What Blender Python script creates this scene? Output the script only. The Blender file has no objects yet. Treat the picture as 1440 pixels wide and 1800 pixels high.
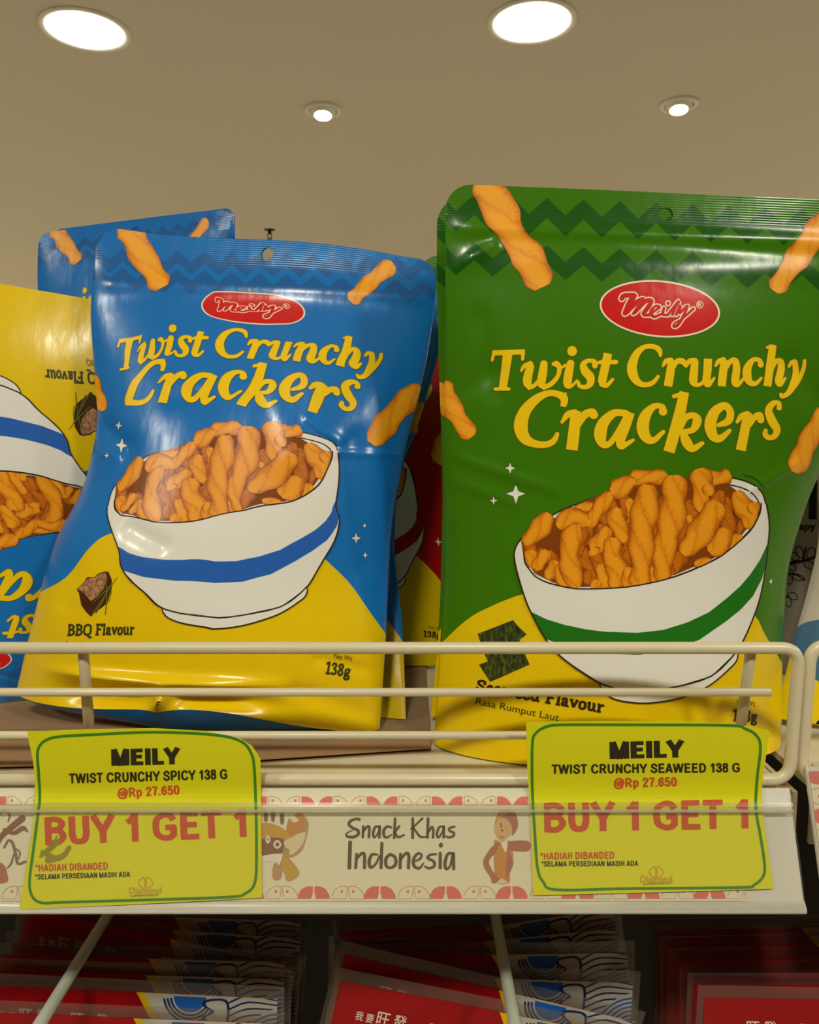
import bpy, bmesh, math, random
import numpy as np
from mathutils import Vector
from mathutils.geometry import delaunay_2d_cdt

# ------------------------------------------------------------------ camera
scene = bpy.context.scene
C = scene.collection
F = 1350.0                      # focal length in pixels of the 1440x1800 frame
PITCH = math.radians(6.0)       # looking slightly down
CAM = np.array([0.0, 0.0, 1.55])
cd = bpy.data.cameras.new('camera')
cam = bpy.data.objects.new('camera', cd)
C.objects.link(cam)
cam.location = CAM
cam.rotation_euler = (math.pi / 2 - PITCH, 0, 0)
cd.sensor_fit = 'VERTICAL'
cd.sensor_height = 36.0
cd.lens = F / 1800 * 36
cd.clip_start = 0.02
cd.clip_end = 60
cd.dof.use_dof = True
cd.dof.focus_distance = 0.335
cd.dof.aperture_fstop = 45
scene.camera = cam

# ------------------------------------------------------------------ world, exposure
EXPOSURE = 0.0
LAMP_W = 10.8
WORLD_STRENGTH = 0.07
SIDE_W = 41.0
scene.view_settings.view_transform = 'Standard'
scene.view_settings.look = 'None'
scene.view_settings.exposure = EXPOSURE
scene.view_settings.gamma = 1
scene.view_settings.use_curve_mapping = False
w = bpy.data.worlds.new('store_ambient')
scene.world = w
w.use_nodes = True
w.node_tree.nodes['Background'].inputs[0].default_value = (1.0, 0.96, 0.82, 1)
w.node_tree.nodes['Background'].inputs[1].default_value = WORLD_STRENGTH
CEIL_Z = 2.6
# unseen area lights added left and right; they light the floor that lights the ceiling
for _x in (-6.2, -3.9, 3.9, 6.2):
    for _y in (2.2, 4.6, 7.0, 9.4):
        _l = bpy.data.lights.new('unseen_fill_light', 'AREA')
        _l.shape = 'RECTANGLE'; _l.size = 1.2; _l.size_y = .6; _l.energy = SIDE_W; _l.color = (1.0, .985, .80)
        _o = bpy.data.objects.new('unseen_fill_light', _l); C.objects.link(_o); _o.location = (_x, _y, CEIL_Z - .02)

# ------------------------------------------------------------------ pixel <-> world helpers
FWD = np.array([0, math.cos(PITCH), -math.sin(PITCH)])
UP = np.array([0, math.sin(PITCH), math.cos(PITCH)])
RT = np.array([1.0, 0, 0])


def rays(px, py):
    px = np.asarray(px, float); py = np.asarray(py, float)
    return (RT * ((px - 720) / F)[..., None] + FWD + UP * ((900 - py) / F)[..., None])


def at(px, py, Y):
    d = rays(px, py)
    t = np.asarray(Y, float) / d[..., 1]
    return CAM + d * t[..., None]


def at_z(px, py, z):
    d = rays(px, py)
    t = (z - CAM[2]) / d[..., 2]
    return CAM + d * t[..., None]


def project(P):
    q = P - CAM
    zc = q @ FWD
    return np.stack([720 + F * (q @ RT) / zc, 900 - F * (q @ UP) / zc], -1)


# ------------------------------------------------------------------ object helpers
def thing(name, label, cat, loc, group=None):
    o = bpy.data.objects.new(name, None)
    C.objects.link(o)
    o.empty_display_size = 0.02
    o.location = loc
    o['label'] = label
    o['category'] = cat
    if group:
        o['group'] = group
    return o


def tag(o, label, cat, group=None):
    o['label'] = label
    o['category'] = cat
    if group:
        o['group'] = group
    return o


def struct(o):
    o['kind'] = 'structure'
    return o


def root_loc(parent):
    p = np.zeros(3)
    while parent is not None:
        p = p + np.array(parent.location)
        parent = parent.parent
    return p


def mesh_obj(name, verts, faces, mats, parent=None, smooth=False, matidx=None, normals=None, uvs=None, uvs2=None, label=None):
    """verts in world coordinates; the object gets its origin at the parent's (or at its own base)"""
    verts = np.asarray(verts, float)
    if parent is not None:
        off = root_loc(parent); loc = np.zeros(3)
    else:
        mn = verts.min(0); mx = verts.max(0)
        off = np.array([(mn[0] + mx[0]) / 2, (mn[1] + mx[1]) / 2, mn[2]]); loc = off
    me = bpy.data.meshes.new(name)
    me.from_pydata((verts - off).tolist(), [], [list(map(int, f)) for f in faces])
    for m in (mats if isinstance(mats, (list, tuple)) else [mats]):
        me.materials.append(m)
    if matidx is not None:
        me.polygons.foreach_set('material_index', np.asarray(matidx, np.int32))
    li = np.empty(len(me.loops), np.int32)
    me.loops.foreach_get('vertex_index', li)
    if uvs is not None:
        l = me.uv_layers.new(name='sheet')
        l.data.foreach_set('uv', np.asarray(uvs, np.float32)[li].ravel())
    if uvs2 is not None:
        l = me.uv_layers.new(name='print')
        l.data.foreach_set('uv', np.asarray(uvs2, np.float32)[li].ravel())
    if smooth or normals is not None:
        me.polygons.foreach_set('use_smooth', [True] * len(me.polygons))
    me.update()
    if normals is not None:
        me.normals_split_custom_set_from_vertices([tuple(n) for n in np.asarray(normals)])
    o = bpy.data.objects.new(name, me)
    C.objects.link(o)
    o.location = loc
    if parent is not None:
        o.parent = parent
    if label:
        o['label'] = label
    return o


class Geo:
    """collects simple solids into one mesh"""
    def __init__(self):
        self.v = []; self.f = []

    def add(self, v, f):
        n = len(self.v)
        self.v += [tuple(map(float, p)) for p in v]
        self.f += [[i + n for i in q] for q in f]

    def box(self, a, b):
        x0, y0, z0 = a; x1, y1, z1 = b
        self.add([(x0, y0, z0), (x1, y0, z0), (x1, y1, z0), (x0, y1, z0), (x0, y0, z1), (x1, y0, z1), (x1, y1, z1), (x0, y1, z1)],
                 [(0, 3, 2, 1), (4, 5, 6, 7), (0, 1, 5, 4), (1, 2, 6, 5), (2, 3, 7, 6), (3, 0, 4, 7)])

    def tube(self, pts, r, n=14, caps=True):
        pts = np.asarray(pts, float)
        t = np.gradient(pts, axis=0)
        t /= np.linalg.norm(t, axis=1)[:, None]
        ref = np.array([0, 1.0, 0.0]) if abs(t[0][1]) < .9 else np.array([1.0, 0, 0])
        vs = []
        u = ref - t[0] * (ref @ t[0]); u /= np.linalg.norm(u)
        rr = np.broadcast_to(r, (len(pts),))
        for i, p in enumerate(pts):
            u = u - t[i] * (u @ t[i]); u /= np.linalg.norm(u)
            b = np.cross(t[i], u)
            for k in range(n):
                a = 2 * math.pi * k / n
                vs.append(p + rr[i] * (u * math.cos(a) + b * math.sin(a)))
        fs = []
        for i in range(len(pts) - 1):
            for k in range(n):
                k2 = (k + 1) % n
                fs.append((i * n + k, i * n + k2, (i + 1) * n + k2, (i + 1) * n + k))
        if caps:
            fs.append(tuple(range(n - 1, -1, -1)))
            m = (len(pts) - 1) * n
            fs.append(tuple(range(m, m + n)))
        self.add(vs, fs)

    def lathe(self, prof, c, n=48, close=False):
        vs = []; fs = []
        for (r, z) in prof:
            for k in range(n):
                a = 2 * math.pi * k / n
                vs.append((c[0] + r * math.cos(a), c[1] + r * math.sin(a), c[2] + z))
        for i in range(len(prof) - 1):
            for k in range(n):
                k2 = (k + 1) % n
                fs.append((i * n + k, i * n + k2, (i + 1) * n + k2, (i + 1) * n + k))
        if close:
            fs.append(tuple(range(n)))
        self.add(vs, fs)

    def extrude_x(self, prof, x0, x1):
        """closed (y,z) profile swept along x"""
        n = len(prof)
        vs = [(x0, y, z) for y, z in prof] + [(x1, y, z) for y, z in prof]
        fs = [(i, (i + 1) % n, n + (i + 1) % n, n + i) for i in range(n)]
        fs += [tuple(range(n - 1, -1, -1)), tuple(range(n, 2 * n))]
        self.add(vs, fs)

    def build(self, name, mat, parent=None, smooth=False, label=None, bevel=0):
        o = mesh_obj(name, self.v, self.f, mat, parent, smooth, label=label)
        if bevel:
            m = o.modifiers.new('bevel', 'BEVEL'); m.width = bevel; m.segments = 3; m.limit_method = 'ANGLE'
        return o


def catmull(P, n=8, closed=False):
    P = np.asarray(P, float)
    if closed:
        Q = np.vstack([P[-1], P, P[0], P[1]])
    else:
        Q = np.vstack([2 * P[0] - P[1], P, 2 * P[-1] - P[-2]])
    out = []
    for i in range(1, len(Q) - 2):
        p0, p1, p2, p3 = Q[i - 1], Q[i], Q[i + 1], Q[i + 2]
        for k in range(n):
            t = k / n
            out.append(.5 * ((2 * p1) + (-p0 + p2) * t + (2 * p0 - 5 * p1 + 4 * p2 - p3) * t * t + (-p0 + 3 * p1 - 3 * p2 + p3) * t ** 3))
    if not closed:
        out.append(Q[-2])
    return np.array(out)


def fillet(pts, r, n=8):
    pts = [np.asarray(p, float) for p in pts]
    out = [pts[0]]
    for a, b, c in zip(pts, pts[1:], pts[2:]):
        u = (a - b) / np.linalg.norm(a - b); v = (c - b) / np.linalg.norm(c - b)
        s, e = b + u * r, b + v * r
        for k in range(n + 1):
            t = k / n
            out.append((1 - t) ** 2 * s + 2 * t * (1 - t) * b + t * t * e)
    out.append(pts[-1])
    return np.array(out)


# ------------------------------------------------------------------ materials
def srgb(r, g, b):
    f = lambda c: c / 12.92 if c <= .04045 else ((c + .055) / 1.055) ** 2.4
    return (f(r / 255), f(g / 255), f(b / 255), 1)


MATS = {}


def pmat(name, rgb, rough=.5, metal=0, spec=.5, var=0, var_scale=30, bump=0, bump_scale=200):
    if name in MATS:
        return MATS[name]
    m = bpy.data.materials.new(name); m.use_nodes = True
    nt = m.node_tree; b = nt.nodes['Principled BSDF']
    col = srgb(*rgb)
    b.inputs['Base Color'].default_value = col
    b.inputs['Roughness'].default_value = rough
    b.inputs['Metallic'].default_value = metal
    b.inputs['Specular IOR Level'].default_value = spec
    tc = nt.nodes.new('ShaderNodeTexCoord')
    if var:
        n = nt.nodes.new('ShaderNodeTexNoise'); n.inputs['Scale'].default_value = var_scale; n.inputs['Detail'].default_value = 4
        nt.links.new(tc.outputs['Object'], n.inputs['Vector'])
        mx = nt.nodes.new('ShaderNodeMix'); mx.data_type = 'RGBA'
        mx.inputs['A'].default_value = tuple(c * (1 - var) for c in col[:3]) + (1,)
        mx.inputs['B'].default_value = tuple(min(1, c * (1 + var)) for c in col[:3]) + (1,)
        nt.links.new(n.outputs['Fac'], mx.inputs['Factor'])
        nt.links.new(mx.outputs['Result'], b.inputs['Base Color'])
    if bump:
        n = nt.nodes.new('ShaderNodeTexNoise'); n.inputs['Scale'].default_value = bump_scale; n.inputs['Detail'].default_value = 3
        nt.links.new(tc.outputs['Object'], n.inputs['Vector'])
        bp = nt.nodes.new('ShaderNodeBump'); bp.inputs['Strength'].default_value = bump; bp.inputs['Distance'].default_value = .001
        nt.links.new(n.outputs['Fac'], bp.inputs['Height'])
        nt.links.new(bp.outputs['Normal'], b.inputs['Normal'])
    MATS[name] = m
    return m


def film_nodes(nt, bsdf, ribs=True):
    """fine crinkle of laminated film and the ribbed heat seal of the header, both in sheet coordinates"""
    uv = nt.nodes.new('ShaderNodeUVMap'); uv.uv_map = 'sheet'
    sp = nt.nodes.new('ShaderNodeSeparateXYZ'); nt.links.new(uv.outputs[0], sp.inputs[0])
    n = nt.nodes.new('ShaderNodeTexNoise'); n.inputs['Scale'].default_value = 7.0; n.inputs['Detail'].default_value = 3
    n.inputs['Roughness'].default_value = .45
    nt.links.new(uv.outputs[0], n.inputs['Vector'])
    mul = nt.nodes.new('ShaderNodeMath'); mul.operation = 'MULTIPLY'; mul.inputs[1].default_value = .55
    nt.links.new(n.outputs['Fac'], mul.inputs[0])
    # ribs
    s = nt.nodes.new('ShaderNodeMath'); s.operation = 'MULTIPLY'; s.inputs[1].default_value = 2 * math.pi * 170
    nt.links.new(sp.outputs['Y'], s.inputs[0])
    sn = nt.nodes.new('ShaderNodeMath'); sn.operation = 'SINE'; nt.links.new(s.outputs[0], sn.inputs[0])
    gt = nt.nodes.new('ShaderNodeMath'); gt.operation = 'GREATER_THAN'; gt.inputs[1].default_value = 1.265
    nt.links.new(sp.outputs['Y'], gt.inputs[0])
    rb = nt.nodes.new('ShaderNodeMath'); rb.operation = 'MULTIPLY'
    nt.links.new(sn.outputs[0], rb.inputs[0]); nt.links.new(gt.outputs[0], rb.inputs[1])
    r2 = nt.nodes.new('ShaderNodeMath'); r2.operation = 'MULTIPLY'; r2.inputs[1].default_value = .035 if ribs else 0
    nt.links.new(rb.outputs[0], r2.inputs[0])
    ad = nt.nodes.new('ShaderNodeMath'); ad.operation = 'ADD'
    nt.links.new(mul.outputs[0], ad.inputs[0]); nt.links.new(r2.outputs[0], ad.inputs[1])
    bp = nt.nodes.new('ShaderNodeBump'); bp.inputs['Strength'].default_value = .28; bp.inputs['Distance'].default_value = .0022
    nt.links.new(ad.outputs[0], bp.inputs['Height'])
    nt.links.new(bp.outputs['Normal'], bsdf.inputs['Normal'])


def film(name, rgb, rough=.22):
    if name in MATS:
        return MATS[name]
    m = bpy.data.materials.new(name); m.use_nodes = True
    nt = m.node_tree; b = nt.nodes['Principled BSDF']
    b.inputs['Base Color'].default_value = srgb(*rgb)
    b.inputs['Roughness'].default_value = rough
    b.inputs['Specular IOR Level'].default_value = .34
    film_nodes(nt, b)
    MATS[name] = m
    return m


def cracker_mat(name, light, mid, dark, rough=.32):
    """printed picture of a fried, twisted dough stick: 'print' uv x = across (-1..1), y = along in widths"""
    m = bpy.data.materials.new(name); m.use_nodes = True
    nt = m.node_tree; b = nt.nodes['Principled BSDF']
    N = nt.nodes.new; L = nt.links.new
    uv = N('ShaderNodeUVMap'); uv.uv_map = 'print'
    sp = N('ShaderNodeSeparateXYZ'); L(uv.outputs[0], sp.inputs[0])

    def M(op, a, bb=None):
        k = N('ShaderNodeMath'); k.operation = op
        for i, x in enumerate((a, bb)):
            if x is None:
                continue
            if isinstance(x, (int, float)):
                k.inputs[i].default_value = x
            else:
                L(x, k.inputs[i])
        return k.outputs[0]
    nz = N('ShaderNodeTexNoise'); nz.inputs['Scale'].default_value = 2.4; nz.inputs['Detail'].default_value = 5
    L(uv.outputs[0], nz.inputs['Vector'])
    n2 = N('ShaderNodeTexNoise'); n2.inputs['Scale'].default_value = 11; n2.inputs['Detail'].default_value = 3
    L(uv.outputs[0], n2.inputs['Vector'])
    # strand seam of the twist: sin(along + across)
    ph = M('ADD', M('MULTIPLY', sp.outputs['Y'], 2.1), M('MULTIPLY', sp.outputs['X'], 1.9))
    ph = M('ADD', ph, M('MULTIPLY', nz.outputs['Fac'], 1.6))
    seam = M('POWER', M('ABSOLUTE', M('SINE', ph)), .38)        # 0 in the seam
    ax = M('ABSOLUTE', sp.outputs['X'])
    edge = M('SUBTRACT', 1.0, M('MULTIPLY', M('POWER', ax, 3.0), .62))
    val = M('MULTIPLY', M('ADD', M('MULTIPLY', seam, .42), .58), edge)
    val = M('MULTIPLY', val, M('ADD', M('MULTIPLY', n2.outputs['Fac'], .8), .60))
    rp = N('ShaderNodeValToRGB')
    e = rp.color_ramp.elements
    e[0].position = .30; e[0].color = srgb(*dark)
    e[1].position = .92; e[1].color = srgb(*light)
    k = e.new(.66); k.color = srgb(*mid)
    L(val, rp.inputs[0])
    L(rp.outputs[0], b.inputs['Base Color'])
    b.inputs['Roughness'].default_value = rough
    b.inputs['Specular IOR Level'].default_value = .45
    film_nodes(nt, b, False)
    MATS[name] = m
    return m


def speckle_mat(name, cols, scale, rough=.35):
    m = bpy.data.materials.new(name); m.use_nodes = True
    nt = m.node_tree; b = nt.nodes['Principled BSDF']
    uv = nt.nodes.new('ShaderNodeUVMap'); uv.uv_map = 'sheet'
    n = nt.nodes.new('ShaderNodeTexNoise'); n.inputs['Scale'].default_value = scale; n.inputs['Detail'].default_value = 5
    n.inputs['Roughness'].default_value = .7
    nt.links.new(uv.outputs[0], n.inputs['Vector'])
    rp = nt.nodes.new('ShaderNodeValToRGB'); e = rp.color_ramp.elements
    e[0].position = .36; e[0].color = srgb(*cols[0])
    e[1].position = .68; e[1].color = srgb(*cols[-1])
    for i, c in enumerate(cols[1:-1]):
        k = e.new(.36 + .32 * (i + 1) / (len(cols) - 1)); k.color = srgb(*c)
    nt.links.new(n.outputs['Fac'], rp.inputs[0])
    nt.links.new(rp.outputs[0], b.inputs['Base Color'])
    b.inputs['Roughness'].default_value = rough
    MATS[name] = m
    return m


def emit(name, rgb, s):
    m = bpy.data.materials.new(name); m.use_nodes = True
    nt = m.node_tree; nt.nodes.remove(nt.nodes['Principled BSDF'])
    e = nt.nodes.new('ShaderNodeEmission'); e.inputs[0].default_value = rgb; e.inputs[1].default_value = s
    nt.links.new(e.outputs[0], nt.nodes['Material Output'].inputs[0])
    return m


def clear_mat(name, tint, haze=.06, rough=.12, haze_col=(.8, .78, .7, 1)):
    m = bpy.data.materials.new(name); m.use_nodes = True
    nt = m.node_tree; nt.nodes.remove(nt.nodes['Principled BSDF'])
    t = nt.nodes.new('ShaderNodeBsdfTransparent'); t.inputs[0].default_value = tint
    g = nt.nodes.new('ShaderNodeBsdfGlossy'); g.inputs['Roughness'].default_value = rough
    lw = nt.nodes.new('ShaderNodeLayerWeight'); lw.inputs[0].default_value = .5
    pw = nt.nodes.new('ShaderNodeMath'); pw.operation = 'POWER'; pw.inputs[1].default_value = 4.0
    nt.links.new(lw.outputs['Facing'], pw.inputs[0])
    fr = nt.nodes.new('ShaderNodeMath'); fr.operation = 'MULTIPLY_ADD'; fr.inputs[1].default_value = .7; fr.inputs[2].default_value = .05
    nt.links.new(pw.outputs[0], fr.inputs[0])
    d = nt.nodes.new('ShaderNodeBsdfDiffuse'); d.inputs[0].default_value = haze_col
    m1 = nt.nodes.new('ShaderNodeMixShader'); m1.inputs[0].default_value = haze
    nt.links.new(t.outputs[0], m1.inputs[1]); nt.links.new(d.outputs[0], m1.inputs[2])
    m2 = nt.nodes.new('ShaderNodeMixShader')
    nt.links.new(fr.outputs[0], m2.inputs[0]); nt.links.new(m1.outputs[0], m2.inputs[1]); nt.links.new(g.outputs[0], m2.inputs[2])
    nt.links.new(m2.outputs[0], nt.nodes['Material Output'].inputs[0])
    return m


# ------------------------------------------------------------------ 2-D geometry: fills, strokes, text
def winding_inside(pts, loop):
    x, y = pts[:, 0][:, None], pts[:, 1][:, None]
    a = loop; b = np.roll(loop, -1, 0)
    ax, ay, bx, by = a[:, 0], a[:, 1], b[:, 0], b[:, 1]
    cr = (bx - ax) * (y - ay) - (x - ax) * (by - ay)
    up = (ay <= y) & (by > y) & (cr > 0)
    dn = (ay > y) & (by <= y) & (cr < 0)
    return (up.sum(1) - dn.sum(1)) != 0


def resample(loop, step):
    out = []
    L = np.asarray(loop, float)
    for a, b in zip(L, np.roll(L, -1, 0)):
        n = max(1, int(math.ceil(np.linalg.norm(b - a) / step)))
        for k in range(n):
            out.append(a + (b - a) * k / n)
    return np.array(out)


def fill(loops, step, holes=(), grid=True):
    """union of the loops minus the holes, triangulated with inner points every 'step'"""
    loops = [resample(l, step) for l in loops]
    hl = [np.asarray(h, float) for h in holes]
    allp = np.vstack(loops)
    mn, mx = allp.min(0), allp.max(0)
    hl = [h for h in hl if (h.max(0) > mn).all() and (h.min(0) < mx).all()]
    pts = []; edges = []
    for l in loops + hl:
        n0 = len(pts)
        pts += [tuple(p) for p in l]
        edges += [(n0 + i, n0 + (i + 1) % len(l)) for i in range(len(l))]
    if grid:
        xs = np.arange(mn[0] + step * .5, mx[0], step); ys = np.arange(mn[1] + step * .5, mx[1], step)
        if len(xs) and len(ys):
            gx, gy = np.meshgrid(xs, ys)
            g = np.stack([gx.ravel(), gy.ravel()], 1)
            k = np.zeros(len(g), bool)
            for l in loops:
                k |= winding_inside(g, l)
            for h in hl:
                k &= ~winding_inside(g, h)
            g = g[k]
            pts += [tuple(p) for p in g]
    sc = max(mx - mn)
    r = delaunay_2d_cdt([Vector(p) for p in pts], edges, [], 0, sc * 1e-6)
    V = np.array([tuple(p) for p in r[0]]); T = np.array([f for f in r[2]])
    c = V[T].mean(1)
    k = np.zeros(len(c), bool)
    for l in loops:
        k |= winding_inside(c, l)
    for h in hl:
        k &= ~winding_inside(c, h)
    T = T[k]
    used, inv = np.unique(T, return_inverse=True)
    return V[used], inv.reshape(-1, 3)


def fill_regions(outline, step, holes, regions):
    """one triangulation of an outline minus holes; returns verts, tris and a region number (0 = none) per triangle"""
    loops = [resample(outline, step)] + [resample(r, step) for r in regions]
    hl = [np.asarray(h, float) for h in holes]
    mn, mx = loops[0].min(0), loops[0].max(0)
    pts = []; edges = []
    for l in loops + hl:
        n0 = len(pts)
        pts += [tuple(p) for p in l]
        edges += [(n0 + i, n0 + (i + 1) % len(l)) for i in range(len(l))]
    xs = np.arange(mn[0] + step * .5, mx[0], step); ys = np.arange(mn[1] + step * .5, mx[1], step)
    gx, gy = np.meshgrid(xs, ys); g = np.stack([gx.ravel(), gy.ravel()], 1)
    g = g[winding_inside(g, loops[0])]
    pts += [tuple(p) for p in g]
    r = delaunay_2d_cdt([Vector(p) for p in pts], edges, [], 0, max(mx - mn) * 1e-6)
    V = np.array([tuple(p) for p in r[0]]); T = np.array([f for f in r[2]])
    c = V[T].mean(1)
    k = winding_inside(c, loops[0])
    for h in hl:
        k &= ~winding_inside(c, h)
    T = T[k]; c = c[k]
    reg = np.zeros(len(T), int)
    for i, l in enumerate(loops[1:]):
        reg[winding_inside(c, l)] = i + 1
    return V, T, reg


def stroke(pts, cap='r', smooth=6, arc=7):
    """pts: (x, y, width) -> closed outline"""
    P = np.asarray(pts, float)
    if len(P) > 2:
        P = catmull(P, smooth)
    xy = P[:, :2]; wd = np.maximum(P[:, 2], .2) / 2
    t = np.gradient(xy, axis=0)
    t /= np.maximum(np.linalg.norm(t, axis=1), 1e-9)[:, None]
    n = np.stack([-t[:, 1], t[:, 0]], 1)
    Lp = xy + n * wd[:, None]; Rp = xy - n * wd[:, None]
    out = list(Lp)
    if cap in ('r', 'b'):
        a0 = math.atan2(n[-1, 1], n[-1, 0])
        out += [xy[-1] + wd[-1] * np.array([math.cos(a0 - math.pi * k / arc), math.sin(a0 - math.pi * k / arc)]) for k in range(1, arc)]
    out += list(Rp[::-1])
    if cap in ('r', 'a'):
        a0 = math.atan2(-n[0, 1], -n[0, 0])
        out += [xy[0] + wd[0] * np.array([math.cos(a0 - math.pi * k / arc), math.sin(a0 - math.pi * k / arc)]) for k in range(1, arc)]
    return np.array(out)


def parse(s, ox=0, oy=0, k=1.0, dw=0.0, kw=1.0):
    """'r x,y,w x,y,w ; f ...' -> list of outlines; zoom coordinates divided by k plus origin"""
    res = []
    for part in s.split(';'):
        part = part.split()
        if not part:
            continue
        cap = 'r'
        if part[0] in 'rfab':
            cap = part[0]; part = part[1:]
        pts = []
        for q in part:
            x, y, wd = map(float, q.split(','))
            pts.append((ox + x / k, oy + y / k, (wd * kw + dw) / k))
        res.append(stroke(pts, cap))
    return res


def ellipse(cx, cy, a, b, ang=0, n=48):
    t = np.linspace(0, 2 * math.pi, n, endpoint=False)
    x = a * np.cos(t); y = b * np.sin(t)
    c, s = math.cos(ang), math.sin(ang)
    return np.stack([cx + x * c - y * s, cy + x * s + y * c], 1)


def star(cx, cy, rx, ry, tilt=0):
    pts = []
    for k in range(4):
        a = k * math.pi / 2
        b = a + math.pi / 4
        pts.append((math.cos(a), math.sin(a))); pts.append((.36 * math.cos(b), .36 * math.sin(b)))
    p = np.array(pts) * [rx, ry]
    c, s = math.cos(tilt), math.sin(tilt)
    return np.stack([cx + p[:, 0] * c - p[:, 1] * s, cy + p[:, 0] * s + p[:, 1] * c], 1)


_txt = {}


def text_tris(s, bold=0.0):
    key = (s, bold)
    if key in _txt:
        return _txt[key]
    cu = bpy.data.curves.new('t', 'FONT'); cu.body = s; cu.size = 1; cu.offset = bold; cu.resolution_u = 3
    o = bpy.data.objects.new('t', cu); C.objects.link(o)
    dg = bpy.context.evaluated_depsgraph_get()
    me = bpy.data.meshes.new_from_object(o.evaluated_get(dg))
    bm = bmesh.new(); bm.from_mesh(me)
    if bm.verts:
        xs = [v.co.x for v in bm.verts]; ys = [v.co.y for v in bm.verts]
        for axis, lo, hi in ((0, min(xs), max(xs)), (1, min(ys), max(ys))):
            k = lo + .33
            while k < hi:
                co = Vector((k, 0, 0)) if axis == 0 else Vector((0, k, 0))
                no = Vector((1, 0, 0)) if axis == 0 else Vector((0, 1, 0))
                bmesh.ops.bisect_plane(bm, geom=bm.verts[:] + bm.edges[:] + bm.faces[:], plane_co=co, plane_no=no, dist=1e-6)
                k += .33
        bmesh.ops.triangulate(bm, faces=bm.faces[:])
    bm.verts.index_update()
    V = np.array([(v.co.x, v.co.y) for v in bm.verts]).reshape(-1, 2)
    T = np.array([[v.index for v in f.verts] for f in bm.faces]).reshape(-1, 3)
    bm.free(); bpy.data.meshes.remove(me); bpy.data.objects.remove(o); bpy.data.curves.remove(cu)
    _txt[key] = (V, T)
    return V, T


CAP = None


def place_text(s, p0, p1, cap, bold=0.0, shear=0.0, fit=True):
    """text whose baseline runs p0 -> p1 (pixels, y down) with capitals 'cap' tall"""
    global CAP
    if CAP is None:
        CAP = text_tris('H')[0][:, 1].max()
    V, T = text_tris(s, bold)
    p0 = np.array(p0, float); p1 = np.array(p1, float)
    d = p1 - p0; Lp = np.linalg.norm(d); d = d / Lp
    up = np.array([d[1], -d[0]])
    x0, x1 = V[:, 0].min(), V[:, 0].max()
    sx = Lp / (x1 - x0)
    sy = cap / CAP
    X = (V[:, 0] - x0) * sx; Yv = V[:, 1] * sy
    return p0 + X[:, None] * d + Yv[:, None] * (up + d * shear), T


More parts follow.
